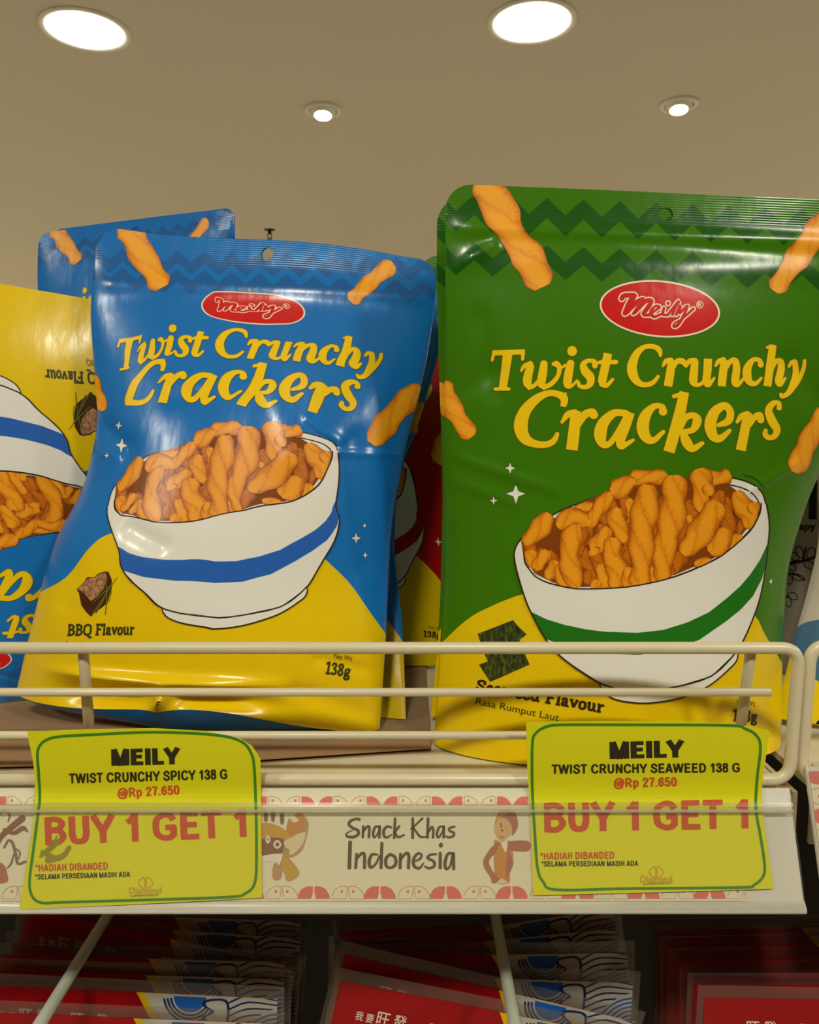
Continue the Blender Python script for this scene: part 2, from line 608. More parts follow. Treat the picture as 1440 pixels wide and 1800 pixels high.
# small bold serif letters: unit cap height, y up; (advance, strokes)
SERIF = {
    'B': (.82, 'f .2,0,.2 .2,1,.2; f .1,.96,.09 .42,.95,.1 .66,.76,.2 .42,.54,.1 .15,.53,.08; f .3,.53,.08 .5,.52,.1 .72,.28,.22 .46,.05,.1 .1,.04,.09; f .03,.04,.08 .35,.04,.08; f .03,.96,.08 .35,.96,.08'),
    'Q': (.95, 'r .47,.97,.07 .2,.85,.15 .12,.5,.2 .2,.15,.15 .47,.03,.07 .75,.15,.15 .82,.5,.2 .75,.85,.15 .47,.97,.07; r .5,.08,.12 .66,-.15,.14 .88,-.2,.07'),
    'F': (.75, 'f .22,0,.2 .22,1,.2; f .04,.96,.08 .7,.96,.08; f .66,.98,.06 .7,.75,.05; f .22,.52,.08 .5,.52,.08; f .5,.62,.07 .5,.42,.07; f .04,.04,.08 .42,.04,.08'),
    'S': (.68, 'r .56,.72,.06 .54,.9,.09 .34,.97,.09 .14,.86,.15 .17,.65,.19 .45,.45,.2 .55,.22,.18 .36,.03,.09 .14,.06,.08 .08,.3,.06'),
    'N': (.95, 'f .2,0,.08 .2,1,.08; f .18,.98,.2 .72,.04,.2; f .72,0,.08 .72,1,.08; f .04,.96,.07 .25,.96,.07; f .6,.96,.07 .85,.96,.07; f .08,.04,.07 .32,.04,.07'),
    'l': (.36, 'f .18,0,.17 .18,1.03,.17; f .03,.04,.07 .33,.04,.07; f .03,.99,.07 .2,.99,.07'),
    'a': (.58, 'r .1,.52,.12 .2,.64,.08 .34,.64,.12 .38,.45,.16 .38,.12,.16 .5,.03,.07; r .37,.4,.06 .14,.28,.14 .12,.1,.15 .25,.05,.08 .38,.15,.05'),
    'v': (.62, 'f .12,.66,.16 .34,.02,.14; f .52,.66,.07 .32,.02,.08; f .01,.64,.06 .25,.64,.06; f .4,.64,.06 .62,.64,.06'),
    'o': (.62, 'r .31,.65,.08 .15,.55,.15 .12,.33,.17 .15,.12,.15 .31,.02,.08 .47,.12,.15 .5,.33,.17 .47,.55,.15 .31,.65,.08'),
    'u': (.68, 'r .15,.66,.16 .15,.25,.16 .22,.05,.12 .36,.06,.08 .46,.18,.06; f .48,.66,.16 .48,0,.16; f .01,.64,.06 .2,.64,.06; f .36,.64,.06 .5,.64,.06; f .5,.03,.06 .65,.03,.06'),
    'r': (.52, 'f .17,0,.16 .17,.66,.16; r .2,.45,.06 .3,.6,.08 .43,.6,.12; f .03,.04,.07 .33,.04,.07; f .03,.64,.06 .2,.64,.06'),
    'e': (.55, 'r .12,.38,.05 .42,.38,.07 .4,.55,.12 .28,.65,.08 .14,.52,.14 .11,.3,.16 .17,.1,.13 .32,.03,.09 .47,.15,.05'),
    'w': (.9, 'f .12,.66,.15 .28,.02,.13; f .43,.66,.07 .28,.02,.08; f .42,.66,.15 .6,.02,.13; f .78,.66,.07 .6,.02,.08; f .01,.64,.06 .25,.64,.06; f .66,.64,.06 .88,.64,.06'),
    'd': (.66, 'f .48,0,.16 .48,1.03,.16; r .42,.6,.06 .24,.64,.1 .13,.5,.15 .11,.3,.16 .16,.1,.14 .28,.04,.09 .42,.14,.05; f .33,.99,.06 .5,.99,.06; f .5,.03,.06 .63,.03,.06'),
    '1': (.5, 'f .27,0,.17 .27,1,.17; f .08,.04,.07 .46,.04,.07; r .08,.84,.06 .27,.97,.07'),
    '3': (.6, 'r .1,.78,.1 .2,.94,.08 .38,.92,.12 .44,.75,.16 .28,.54,.08 .46,.36,.16 .45,.15,.15 .25,.04,.09 .1,.1,.12'),
    '8': (.62, 'r .3,.97,.08 .15,.86,.13 .17,.68,.16 .42,.4,.17 .47,.2,.15 .3,.03,.09 .13,.18,.15 .15,.38,.13 .42,.65,.12 .45,.85,.12 .3,.97,.08'),
    'g': (.6, 'r .28,.63,.07 .15,.56,.13 .13,.42,.15 .2,.28,.1 .32,.27,.08 .42,.36,.13 .44,.5,.14 .38,.62,.09 .28,.63,.07; r .18,.27,.08 .12,.16,.1 .3,.1,.12 .48,.02,.14 .48,-.14,.13 .28,-.23,.09 .1,-.16,.13 .12,-.02,.1 .25,.06,.08; f .42,.58,.06 .57,.63,.08'),
    't': (.42, 'r .2,.85,.08 .2,.2,.16 .26,.04,.1 .38,.08,.05; f .05,.63,.07 .38,.63,.07'),
    ' ': (.35, ''),
}


def sans_glyphs(wt):
    t = 1 - wt / 2; b = wt / 2; w = wt; h = wt * .84
    q = lambda c, *pts: c + ' ' + ' '.join('%g,%g,%g' % (p[0], p[1], p[2] if len(p) > 2 else w) for p in pts)
    V_ = lambda x, y0=0, y1=1: q('f', (x, y0), (x, y1))
    H_ = lambda x0, x1, y: q('f', (x0, y, h), (x1, y, h))
    t = 1 - h / 2; b = h / 2
    G = {
        'A': (.74, [q('f', (.10, 0), (.36, 1)), q('f', (.64, 0), (.38, 1)), H_(.2, .54, .27)]),
        'B': (.74, [V_(.17), q('r', (.17, t, h), (.45, t, h), (.6, .75), (.45, .53, h), (.17, .53, h)), q('r', (.17, .53, h), (.47, .53, h), (.63, .3), (.46, b, h), (.17, b, h))]),
        'C': (.76, [q('f', (.66, .70), (.56, .87), (.38, t, h), (.18, .78), (.13, .5), (.18, .22), (.38, b, h), (.57, .13), (.67, .32))]),
        'D': (.76, [V_(.17), q('r', (.17, t, h), (.38, t, h), (.57, .78), (.62, .5), (.57, .22), (.38, b, h), (.17, b, h))]),
        'E': (.69, [V_(.17), H_(.1, .62, t), H_(.1, .58, .52), H_(.1, .64, b)]),
        'G': (.82, [q('f', (.68, .72), (.57, .88), (.4, t, h), (.18, .78), (.13, .5), (.18, .22), (.38, b, h), (.56, .10), (.67, .2)), H_(.42, .74, .46), V_(.67, .14, .5)]),
        'H': (.77, [V_(.17), V_(.6), H_(.17, .6, .53)]),
        'I': (.34, [V_(.17)]),
        'L': (.63, [V_(.17), H_(.1, .6, b)]),
        'M': (.92, [V_(.16), V_(.76), q('f', (.17, 1), (.46, 0)), q('f', (.75, 1), (.46, 0))]),
        'N': (.77, [V_(.16), V_(.61), q('f', (.17, 1), (.6, 0))]),
        'P': (.71, [V_(.17), q('r', (.17, t, h), (.45, t, h), (.6, .71), (.45, .44, h), (.17, .44, h))]),
        'R': (.75, [V_(.17), q('r', (.17, t, h), (.45, t, h), (.6, .73), (.45, .48, h), (.17, .48, h)), q('f', (.40, .48), (.65, 0))]),
        'S': (.70, [q('r', (.59, .74), (.48, .9), (.3, t, h), (.15, .78), (.22, .6), (.46, .47), (.59, .27), (.46, .09), (.28, b, h), (.11, .25))]),
        'T': (.67, [V_(.335), H_(.03, .64, t)]),
        'U': (.77, [q('f', (.17, 1), (.17, .6), (.17, .35), (.24, .13), (.385, b, h), (.53, .13), (.6, .35), (.6, .6), (.6, 1))]),
        'W': (1.0, [q('f', (.07, 1), (.27, 0)), q('f', (.49, 1), (.27, 0)), q('f', (.49, 1), (.71, 0)), q('f', (.92, 1), (.71, 0))]),
        'Y': (.70, [q('f', (.05, 1), (.35, .42)), q('f', (.65, 1), (.35, .42)), V_(.35, 0, .5)]),
        '0': (.6, [q('r', (.3, t, h), (.15, .8), (.12, .5), (.15, .2), (.3, b, h), (.45, .2), (.48, .5), (.45, .8), (.3, t, h))]),
        '1': (.56, [V_(.34), q('f', (.10, .70, h), (.22, .78, h), (.34, .97, h))]),
        '2': (.6, [q('r', (.12, .72), (.18, .88), (.3, t, h), (.46, .84), (.47, .66), (.3, .38), (.13, b, h)), H_(.06, .54, b)]),
        '3': (.6, [q('r', (.12, .77), (.2, .9), (.32, t, h), (.45, .82), (.42, .62), (.28, .53, h), (.45, .42), (.48, .25), (.4, .1), (.28, b, h), (.1, .23))]),
        '5': (.6, [q('f', (.15, .45), (.19, 1)), H_(.12, .52, t), q('r', (.15, .5, h), (.3, .6, h), (.45, .5), (.48, .3), (.4, .1), (.27, b, h), (.1, .2))]),
        '6': (.6, [q('r', (.48, .78), (.4, .9), (.3, t, h), (.16, .75), (.13, .35), (.2, .13), (.31, b, h), (.45, .2), (.47, .38), (.38, .55), (.27, .56, h), (.14, .4))]),
        '7': (.58, [H_(.05, .54, t), q('f', (.5, .92), (.35, .55), (.26, 0))]),
        '8': (.6, [q('r', (.3, t, h), (.16, .88), (.16, .66), (.3, .54, h), (.44, .66), (.44, .88), (.3, t, h)), q('r', (.3, .54, h), (.14, .42), (.14, .14), (.3, b, h), (.46, .14), (.46, .42), (.3, .54, h))]),
        'p': (.62, [V_(.15, -.28, .74), q('r', (.16, .56), (.3, .67, h), (.46, .55), (.48, .36), (.44, .14), (.3, .06, h), (.16, .16))]),
        '@': (1.02, [q('r', (.8, .02, .1), (.5, -.12, .1), (.2, .0, .1), (.09, .4, .1), (.25, .82, .1), (.55, .95, .1), (.85, .75, .1), (.9, .42, .1), (.78, .2, .1), (.66, .22, .1), (.68, .62, .12)), q('r', (.64, .5, .12), (.5, .62, .12), (.36, .48, .12), (.36, .28, .12), (.48, .2, .1), (.62, .34, .12))]),
        '.': (.3, [q('f', (.15, 0, w * 1.1), (.15, w))]),
        '*': (.42, [q('f', (.2, .98, .1), (.2, .62, .1)), q('f', (.05, .88, .1), (.35, .70, .1)), q('f', (.35, .88, .1), (.05, .70, .1))]),
        ' ': (.3, []),
    }
    return G


def sans_text(s, p0, p1, cap, wt, shear=0.0):
    G = sans_glyphs(wt)
    loops = []; x = 0
    for ch in s:
        adv, st = G[ch]
        for l in parse(';'.join(st)):
            l = l.copy(); l[:, 0] += x; loops.append(l)
        x += adv
    mn = min(l[:, 0].min() for l in loops); mx = max(l[:, 0].max() for l in loops)
    p0 = np.array(p0, float); p1 = np.array(p1, float)
    d = p1 - p0; Lp = np.linalg.norm(d); d /= Lp
    up = np.array([d[1], -d[0]])
    sx = Lp / (mx - mn)
    return [p0 + ((l[:, 0] - mn) * sx)[:, None] * d + (l[:, 1] * cap)[:, None] * (up + d * shear) for l in loops]


def serif_text(s, p0, p1, cap, shear=0.0):
    loops = []
    x = 0
    for ch in s:
        adv, st = SERIF[ch]
        for l in parse(st):
            l = l.copy(); l[:, 0] += x; loops.append(l)
        x += adv
    tot = x
    p0 = np.array(p0, float); p1 = np.array(p1, float)
    d = p1 - p0; Lp = np.linalg.norm(d); d /= Lp
    up = np.array([d[1], -d[0]])
    sx = Lp / tot
    return [p0 + (l[:, 0] * sx)[:, None] * d + (l[:, 1] * cap)[:, None] * (up + d * shear) for l in loops]


def mls(P, src, dst, soft=10.0):
    """moving-least-squares affine warp of points"""
    P = np.asarray(P, float); out = np.empty_like(P)
    for i, p in enumerate(P):
        d2 = ((src - p) ** 2).sum(1)
        wt = 1 / (d2 + soft * soft) ** 1.5
        wt /= wt.sum()
        ps = wt @ src; qs = wt @ dst
        a = src - ps; b = dst - qs
        M = (a * wt[:, None]).T @ a + np.eye(2) * 1e-6
        N = (a * wt[:, None]).T @ b
        out[i] = qs + (p - ps) @ np.linalg.solve(M, N)
    return out


# ------------------------------------------------------------------ curved sheets
class Sheet:
    """a curved sheet (bag face, paper) given by rows: v, left x,y, right x,y, depth left, right, bulge"""
    def __init__(self, rows, back=.35, seed=0, wrinkle=.0004, creases=(), extra=None, prof=.8):
        rows = sorted(rows)
        self.v = np.array([r[0] for r in rows], float)
        L = at(np.array([r[1] for r in rows]), np.array([r[2] for r in rows]), np.array([r[5] for r in rows]))
        R = at(np.array([r[3] for r in rows]), np.array([r[4] for r in rows]), np.array([r[6] for r in rows]))
        b = np.array([r[7] for r in rows], float)[:, None]
        self.D = np.hstack([L, R, b])
        self.M = np.gradient(self.D, self.v, axis=0) if len(self.v) > 2 else np.repeat((self.D[1:] - self.D[:-1]) / (self.v[1] - self.v[0]), 2, 0)
        self.back = back; self.extra = extra; self.prof = prof
        self.creases = []
        rng = np.random.RandomState(seed)
        self.waves = [(rng.uniform(-1, 1) * 9, rng.uniform(-1, 1) * 11, rng.uniform(0, 6.28), rng.uniform(.3, 1)) for _ in range(9)] if wrinkle else []
        self.wr = wrinkle
        self.W = float(np.linalg.norm((R - L), axis=1).max()); self.H = float(np.linalg.norm((L[-1] + R[-1]) / 2 - (L[0] + R[0]) / 2))
        for (x0, y0, x1, y1, sig, amp) in creases:
            q = self.inv([(x0, y0), (x1, y1)])
            self.creases.append((q[0], q[1], sig, amp))

    floor = None

    def stand_on(self, z):
        """keep both bottom corners on what carries the sheet"""
        self.floor = z
        self.D[:, 2] = np.maximum(self.D[:, 2], z); self.D[:, 5] = np.maximum(self.D[:, 5], z)
        self.M = np.gradient(self.D, self.v, axis=0)

    def row(self, v):
        v = np.asarray(v, float)
        i = np.clip(np.searchsorted(self.v, v) - 1, 0, len(self.v) - 2)
        h = self.v[i + 1] - self.v[i]
        t = ((v - self.v[i]) / h)[:, None]; h = h[:, None]
        a, bb, ma, mb = self.D[i], self.D[i + 1], self.M[i], self.M[i + 1]
        return (2 * t ** 3 - 3 * t ** 2 + 1) * a + (t ** 3 - 2 * t ** 2 + t) * h * ma + (-2 * t ** 3 + 3 * t ** 2) * bb + (t ** 3 - t ** 2) * h * mb

    def P(self, u, v, side=1):
        u = np.asarray(u, float); v = np.asarray(v, float)
        r = self.row(v)
        L, R, b = r[:, :3], r[:, 3:6], r[:, 6]
        uc = np.clip(u, -1, 1)
        p = L + (R - L) * ((uc + 1) / 2)[:, None]
        pr = np.power(np.maximum(1 - uc * uc, 0), self.prof)
        out = b * pr * (1 if side > 0 else -self.back)
        if side > 0:
            win = np.minimum(1, (1 - np.abs(uc)) * 8)
            d = np.zeros_like(u)
            for (a, c, f, k) in self.waves:
                d += k * np.sin(a * u + c * v + f)
            d = d * self.wr / 3
            ar = self.H / self.W * 2
            for (q0, q1, sig, amp) in self.creases:
                ex = q1 - q0
                k = np.array([1, ar])
                e2 = ((ex * k) ** 2).sum()
                tt = np.clip(((u - q0[0]) * ex[0] + (v - q0[1]) * ex[1] * ar * ar) / e2, 0, 1)
                dd = np.hypot(u - q0[0] - tt * ex[0], (v - q0[1] - tt * ex[1]) * ar)
                d = d + amp * np.exp(-(dd / sig) ** 2)
            if self.extra is not None:
                d = d + self.extra(u, v)
            out = out + d * win
        p = p.copy()
        p[:, 1] -= out
        return p

    def N(self, u, v, side=1):
        e = 2e-3
        u0 = np.clip(u - e, -1, 1); u1 = np.clip(u + e, -1, 1)
        du = self.P(u1, v, side) - self.P(u0, v, side)
        dv = self.P(u, v + e, side) - self.P(u, v - e, side)
        n = np.cross(du, dv)
        n /= np.maximum(np.linalg.norm(n, axis=1), 1e-12)[:, None]
        flip = np.where((n[:, 1] < 0) == (side > 0), 1.0, -1.0)
        return n * flip[:, None]

    def inv(self, px):
        px = np.asarray(px, float)
        u = np.zeros(len(px)); v = np.full(len(px), .5)
        for it in range(30):
            q = project(self.P0(u, v))
            e = 1e-3
            ju = (project(self.P0(u + e, v)) - q) / e
            jv = (project(self.P0(u, v + e)) - q) / e
            r = px - q
            det = ju[:, 0] * jv[:, 1] - ju[:, 1] * jv[:, 0]
            du = (r[:, 0] * jv[:, 1] - r[:, 1] * jv[:, 0]) / det
            dv = (ju[:, 0] * r[:, 1] - ju[:, 1] * r[:, 0]) / det
            k = .9 if it < 20 else .5
            u = np.clip(u + k * np.clip(du, -.4, .4), -1.5, 1.5); v = np.clip(v + k * np.clip(dv, -.3, .3), -.4, 1.4)
        return np.stack([u, v], 1)

    def P0(self, u, v):
        """like P but continues straight on past the side edges (for the inverse only)"""
        p = self.P(u, v)
        r = self.row(v)
        over = np.where(np.abs(u) > 1, u - np.clip(u, -1, 1), 0)
        return p + (r[:, 3:6] - r[:, :3]) * (over / 2)[:, None]


LAYER = 6e-5


def decal(name, sheet, items, parent, flip=False, label=None):
    """items: list of (uv verts, tris, layer, material[, print uv]) printed on the sheet, one mesh"""
    V = []; T = []; MI = []; NN = []; UV = []; U2 = []; mats = []
    n0 = 0
    for it in items:
        q, t, lay, m = it[:4]
        q = np.asarray(q, float); t = np.asarray(t)
        if len(t) == 0:
            continue
        u, v = q[:, 0], q[:, 1]
        ok = (np.abs(u) < 1.0) & (v > 0.0) & (v < 1.0)
        t = t[ok[t].any(1)]
        if len(t) == 0:
            continue
        u = np.clip(u, -.9995, .9995); v = np.clip(v, .0004, .9996)
        p = sheet.P(u, v); n = sheet.N(u, v)
        p = p + n * (LAYER * lay)
        if m not in mats:
            mats.append(m)
        # orient towards the normal
        a = p[t[:, 0]]; fn = np.cross(p[t[:, 1]] - a, p[t[:, 2]] - a)
        bad = (fn * n[t[:, 0]]).sum(1) < 0
        t = t.copy(); t[bad] = t[bad][:, ::-1]
        V.append(p); NN.append(n); T.append(t + n0); MI += [mats.index(m)] * len(t)
        UV.append(np.stack([u, v * 1.34], 1))
        U2.append(np.asarray(it[4], float) if len(it) > 4 else np.zeros((len(p), 2)))
        n0 += len(p)
    if not V:
        return None
    V = np.vstack(V); NN = np.vstack(NN)
    T = np.vstack(T)
    used, inv = np.unique(T, return_inverse=True)
    return mesh_obj(name, V[used], inv.reshape(-1, 3), mats, parent, True, MI, NN[used], np.vstack(UV)[used], np.vstack(U2)[used], label)


def cracker(spine, seed, n_across=6, step=6, ends=True):
    """printed dough stick: spine (x, y, width) px -> verts px, tris, print uv"""
    rng = random.Random(seed)
    P = catmull(np.asarray(spine, float), 10) if len(spine) > 2 else catmull(np.array([spine[0], (np.array(spine[0]) + spine[1]) / 2, spine[1]]), 10)
    xy = P[:, :2]; wd = P[:, 2]
    s = np.concatenate([[0], np.cumsum(np.linalg.norm(np.diff(xy, axis=0), axis=1))])
    n = max(6, int(s[-1] / step))
    ss = np.linspace(0, s[-1], n)
    x = np.interp(ss, s, xy[:, 0]); y = np.interp(ss, s, xy[:, 1]); wv = np.interp(ss, s, wd)
    mw = wd.mean()
    t = np.stack([np.gradient(x), np.gradient(y)], 1); t /= np.linalg.norm(t, axis=1)[:, None]
    nn = np.stack([-t[:, 1], t[:, 0]], 1)
    f0 = rng.uniform(0, 6)
    wv = wv * (1 + .11 * np.sin(ss / mw * 2.1 * 2 + f0) + .03 * np.sin(ss / mw * 9 + f0 * 3))
    if ends:
        e = mw * .35
        for arr in (ss, s[-1] - ss):
            wv = wv * np.sqrt(np.clip(.28 + arr / e, 0, 1))
    V = []; U = []
    o = rng.uniform(0, 40)
    for k in range(n_across + 1):
        a = -1 + 2 * k / n_across
        V.append(np.stack([x, y], 1) + nn * (a * wv / 2)[:, None])
        U.append(np.stack([np.full(n, a), ss / mw + o], 1))
    V = np.vstack(V); U = np.vstack(U)
    T = []
    for k in range(n_across):
        for i in range(n - 1):
            a, b, c, d = k * n + i, k * n + i + 1, (k + 1) * n + i + 1, (k + 1) * n + i
            T += [(a, b, c), (a, c, d)]
    return V, np.array(T), U

# ================================================================== THE PLACE
SHELF_Z = CAM[2] - 0.143          # top of the shelf deck
CARD_Z = SHELF_Z + 0.0026

# ------------------------------------------------------------------ room
m_ceil = pmat('ceiling_paint', (204, 196, 187), .9, var=.03, var_scale=.8)
m_floor = pmat('floor_tile', (188, 176, 152), .5, var=.05, var_scale=2)
m_wall = pmat('wall_paint', (205, 196, 172), .9)
g = Geo(); g.box((-8, -5, CEIL_Z), (8, 11, CEIL_Z + .1)); struct(g.build('ceiling', m_ceil))
g = Geo(); g.box((-8, -5, -.1), (8, 11, 0)); struct(g.build('floor', m_floor))
g = Geo(); g.box((-8, 11, 0), (8, 11.1, CEIL_Z)); struct(g.build('wall_back', m_wall))

# unseen stand-in for shelves across the aisle, added to keep low light off packets
g = Geo(); g.box((-6, -1.75, 0), (6, -1.45, 1.75)); struct(g.build('wall_aisle_blocker', pmat('blocker_dark_brown', (96, 78, 66), .8, var=.3, var_scale=6)))

# ------------------------------------------------------------------ ceiling lamps
m_trim = pmat('lamp_trim', (225, 222, 212), .45)
m_glow = emit('lamp_glow', (1.0, .93, .78, 1), 14)
m_refl = pmat('lamp_reflector', (235, 232, 225), .25, spec=.6)


def downlight(x, y, label, r=.105, power=1.0, name='recessed_downlight', group=None):
    t = thing(name, label, 'ceiling light', (x, y, CEIL_Z), group)
    g = Geo(); g.lathe([(r * .93, .02), (r * .93, -.004), (r * 1.02, -.006), (r * 1.10, -.003), (r * 1.10, 0)], (x, y, CEIL_Z))
    g.build('trim_ring', m_trim, t, True)
    g = Geo(); g.lathe([(.0005, -.0035), (r * .6, -.0035), (r * .94, -.003)], (x, y, CEIL_Z), close=True)
    g.build('diffuser', m_glow, t)
    ld = bpy.data.lights.new('lamp_light', 'AREA'); ld.shape = 'DISK'; ld.size = r * 1.8
    ld.energy = LAMP_W * power; ld.color = (1.0, .985, .80)
    lo = bpy.data.objects.new('lamp_light', ld); C.objects.link(lo); lo.parent = t; lo.location = (0, 0, -.012)
    return t


def spot(x, y, label, aim, r=.062):
    t = thing('adjustable_spotlight', label, 'ceiling light', (x, y, CEIL_Z), 'small tilted spotlights in the ceiling')
    g = Geo(); g.lathe([(r * .74, 0), (r * .76, -.008), (r * .92, -.010), (r, -.004), (r, 0)], (x, y, CEIL_Z)); g.build('trim_ring', m_trim, t, True)
    # eyeball head, half sunk and tilted
    g = Geo(); n = 12
    R = r * .72
    ax = Vector(aim).normalized()
    q = Vector((0, 0, -1)).rotation_difference(ax)
    prof = [(R * math.sin(a), -R * math.cos(a)) for a in np.linspace(math.radians(40), math.radians(100), n)]
    g.lathe([(rr, zz) for rr, zz in prof], (0, 0, 0), 36)
    g.v = [tuple(Vector((x, y, CEIL_Z + .010)) + q @ Vector(p)) for p in g.v]
    g.build('spot_head', m_refl, t, True)
    g = Geo(); a = math.radians(40)
    g.lathe([(.0004, -R * .80), (R * math.sin(a) * .98, -R * math.cos(a) * 1.0)], (0, 0, 0), 36, True)
    g.v = [tuple(Vector((x, y, CEIL_Z + .010)) + q @ Vector(p)) for p in g.v]
    g.build('bulb_face', m_glow, t)
    return t


p = at_z(150, 52, CEIL_Z); downlight(p[0], p[1], 'large round ceiling downlight at the upper left', group='large round downlights')
p = at_z(935, 38, CEIL_Z); LAMP2 = p; downlight(p[0], p[1], 'large round ceiling downlight above the green pouch', group='large round downlights')
p = at_z(568, 192, CEIL_Z); spot(p[0], p[1], 'small ceiling spotlight between the two large downlights, above the blue pouch', (0, -.22, -1))
p = at_z(1194, 182, CEIL_Z); spot(p[0], p[1], 'small ceiling spotlight at the right, above the green pouch', (-.08, -.22, -1))
# the same row of lamps continues over the aisle behind the photographer
for (x, y, pw) in ((-1.42, -.70, 1.0), (-.22, -.70, 1.0), (.94, -.70, 1), (2.1, -.70, 1)):
    downlight(x, y, 'round ceiling downlight over the aisle', power=pw, group='aisle downlights')

p = at_z(474, 404, CEIL_Z)
t = thing('sprinkler_head', 'tiny dark fire sprinkler hanging from the far ceiling', 'sprinkler', tuple(p))
m_dark = pmat('sprinkler_metal', (46, 38, 26), .5, .6)
g = Geo(); g.lathe([(.0005, -.002), (.026, -.002), (.03, 0)], tuple(p), 24, True); g.build('cover_plate', m_dark, t)
g = Geo(); g.tube([(p[0], p[1], p[2] - .002), (p[0], p[1], p[2] - .022)], .009)
for s in (-1, 1):
    g.tube([(p[0] + s * .008, p[1], p[2] - .02), (p[0] + s * .012, p[1], p[2] - .032), (p[0] + s * .003, p[1], p[2] - .045)], .0025, 8)
g.build('nozzle', m_dark, t)
g = Geo(); g.lathe([(.0005, -.046), (.014, -.046), (.014, -.048), (.0005, -.048)], tuple(p), 20); g.build('deflector', m_dark, t)

# ------------------------------------------------------------------ shelf
m_shelf = pmat('cream_powder_coat', (214, 204, 178), .38, var=.05, var_scale=25)
m_wire = pmat('cream_wire_coat', (222, 208, 176), .3, spec=.6, var=.06, var_scale=40)
m_under = pmat('dark_back_panel', (22, 18, 15), .8)
RX = float(at(1386, 1380, .296)[0])
t = thing('gondola_shelf', 'cream metal shelf carrying the pouches, its worn bare end at the right', 'shelf', (0, .45, SHELF_Z - .03))
g = Geo(); g.box((-.62, .300, SHELF_Z - .003), (RX, .72, SHELF_Z)); g.build('deck', m_shelf, t, bevel=.001)
g = Geo(); g.extrude_x([(.3005, SHELF_Z - .001), (.2975, SHELF_Z - .001), (.2955, SHELF_Z - .004), (.2955, SHELF_Z - .036), (.2985, SHELF_Z - .036), (.2985, SHELF_Z - .004)], -.62, RX + .0015)
g.build('front_lip', m_shelf, t)
g = Geo(); g.box((RX + .0025, .297, SHELF_Z - .046), (RX + .0045, .70, SHELF_Z - .002))
g.build('end_bracket', pmat('worn_bracket', (196, 178, 142), .5, var=.25, var_scale=60), t)
g = Geo(); g.box((-.7, .722, .2), (.9, .74, SHELF_Z + .005)); struct(g.build('wall_gondola', m_under))

# neighbouring shelf on the right
t = thing('gondola_shelf', 'neighbouring cream shelf at the right edge of the picture', 'shelf', (.45, .45, SHELF_Z - .02))
g = Geo(); g.box((RX + .012, .302, SHELF_Z - .003), (.8, .72, SHELF_Z)); g.build('deck', m_shelf, t)
g = Geo(); g.box((RX + .012, .300, SHELF_Z - .026), (.8, .3018, SHELF_Z + .008)); g.build('front_lip', m_shelf, t)

# ------------------------------------------------------------------ leaning price channel, printed strip, clear cover
A_ = at(720, 1388, .2915); B_ = at(720, 1606, .2748)
fa = (A_ - B_); fa = fa[1:] / np.linalg.norm(fa[1:])              # up along the face in (y,z)
fn = np.array([-fa[1], fa[0]])                                     # outwards, towards the aisle
if fn[0] > 0:
    fn = -fn
FACE_L = float(np.linalg.norm((A_ - B_)[1:]))


def face(px, py, off=0.0):
    """point of the leaning face (lifted by off) seen at a pixel"""
    px = np.asarray(px, float); py = np.asarray(py, float)
    d = rays(px, py)
    o = A_[1:] + fn * off
    tt = ((o - CAM[1:]) @ fn) / (d[..., 1:] @ fn)
    return CAM + d * tt[..., None]


def fp(s, off):
    """profile point: s metres below the top of the face, off metres out"""
    q = A_[1:] - fa * s + fn * off
    return (float(q[0]), float(q[1]))


X1 = float(face(1403, 1500)[0])
m_chan = pmat('white_channel_plastic', (224, 219, 208), .28, var=.03, var_scale=60)
m_clear = clear_mat('clear_cover_plastic', (.99, .988, .975, 1), .022, .12)
t = thing('price_channel', 'white leaning price rail with a clear cover along the shelf front', 'price rail', (0, float(B_[1]), float(B_[2])))
g = Geo(); g.extrude_x([fp(-.0005, -.0004), fp(FACE_L, -.0004), fp(FACE_L, -.0022), fp(-.0005, -.0022)], -.62, X1); g.build('back_plate', m_chan, t)
g = Geo()
lip = [fp(FACE_L - .0045, -.0022), fp(FACE_L - .0042, -.0003), fp(FACE_L - .0030, .0002), fp(FACE_L - .0012, .0008), fp(FACE_L - .0001, .0004), fp(FACE_L + .0004, -.0008), fp(FACE_L, -.0026)]
g.extrude_x(lip, -.62, X1 + .0003); g.build('bottom_lip', m_chan, t, True)


def sof(py, off=0.0):
    q = face(720., float(py), off)
    return float((A_[1:] + fn * off - q[1:]) @ fa)


g = Geo()
s0, s1 = sof(1414), sof(1597)
outer = []
for k in range(13):
    a = k / 12
    outer.append(fp(s0 + (s1 - s0) * a, .0020 + .0012 * math.sin(math.pi * a) ** .6))
edge_top = [fp(s0 - .0010, .0016), fp(s0 - .0010, .0030), fp(s0 + .0006, .0034)]
inner = [fp(s0 + (s1 - s0) * (1 - k / 12), .0014 + .0012 * math.sin(math.pi * (1 - k / 12)) ** .6) for k in range(13)]
g.extrude_x(edge_top + outer + inner, -.62, X1 - .001)
g.build('clear_cover', m_clear, t, label='clear plastic cover')
g = Geo(); g.extrude_x([fp(s0 + .0016, .00245), fp(s0 + .0018, .0033), fp(s0 + .0026, .0034), fp(s0 + .0030, .0026)], -.62, X1 - .001)
g.build('cover_rib', clear_mat('clear_rib_plastic', (.8, .78, .7, 1), .28, .15), t)

# the printed paper strip
m_paper = pmat('strip_paper', (232, 222, 192), .6)
m_red = pmat('strip_red', (222, 112, 104), .6)
m_out = pmat('strip_outline', (196, 160, 128), .6)
m_brown = pmat('strip_lettering', (96, 78, 50), .6)


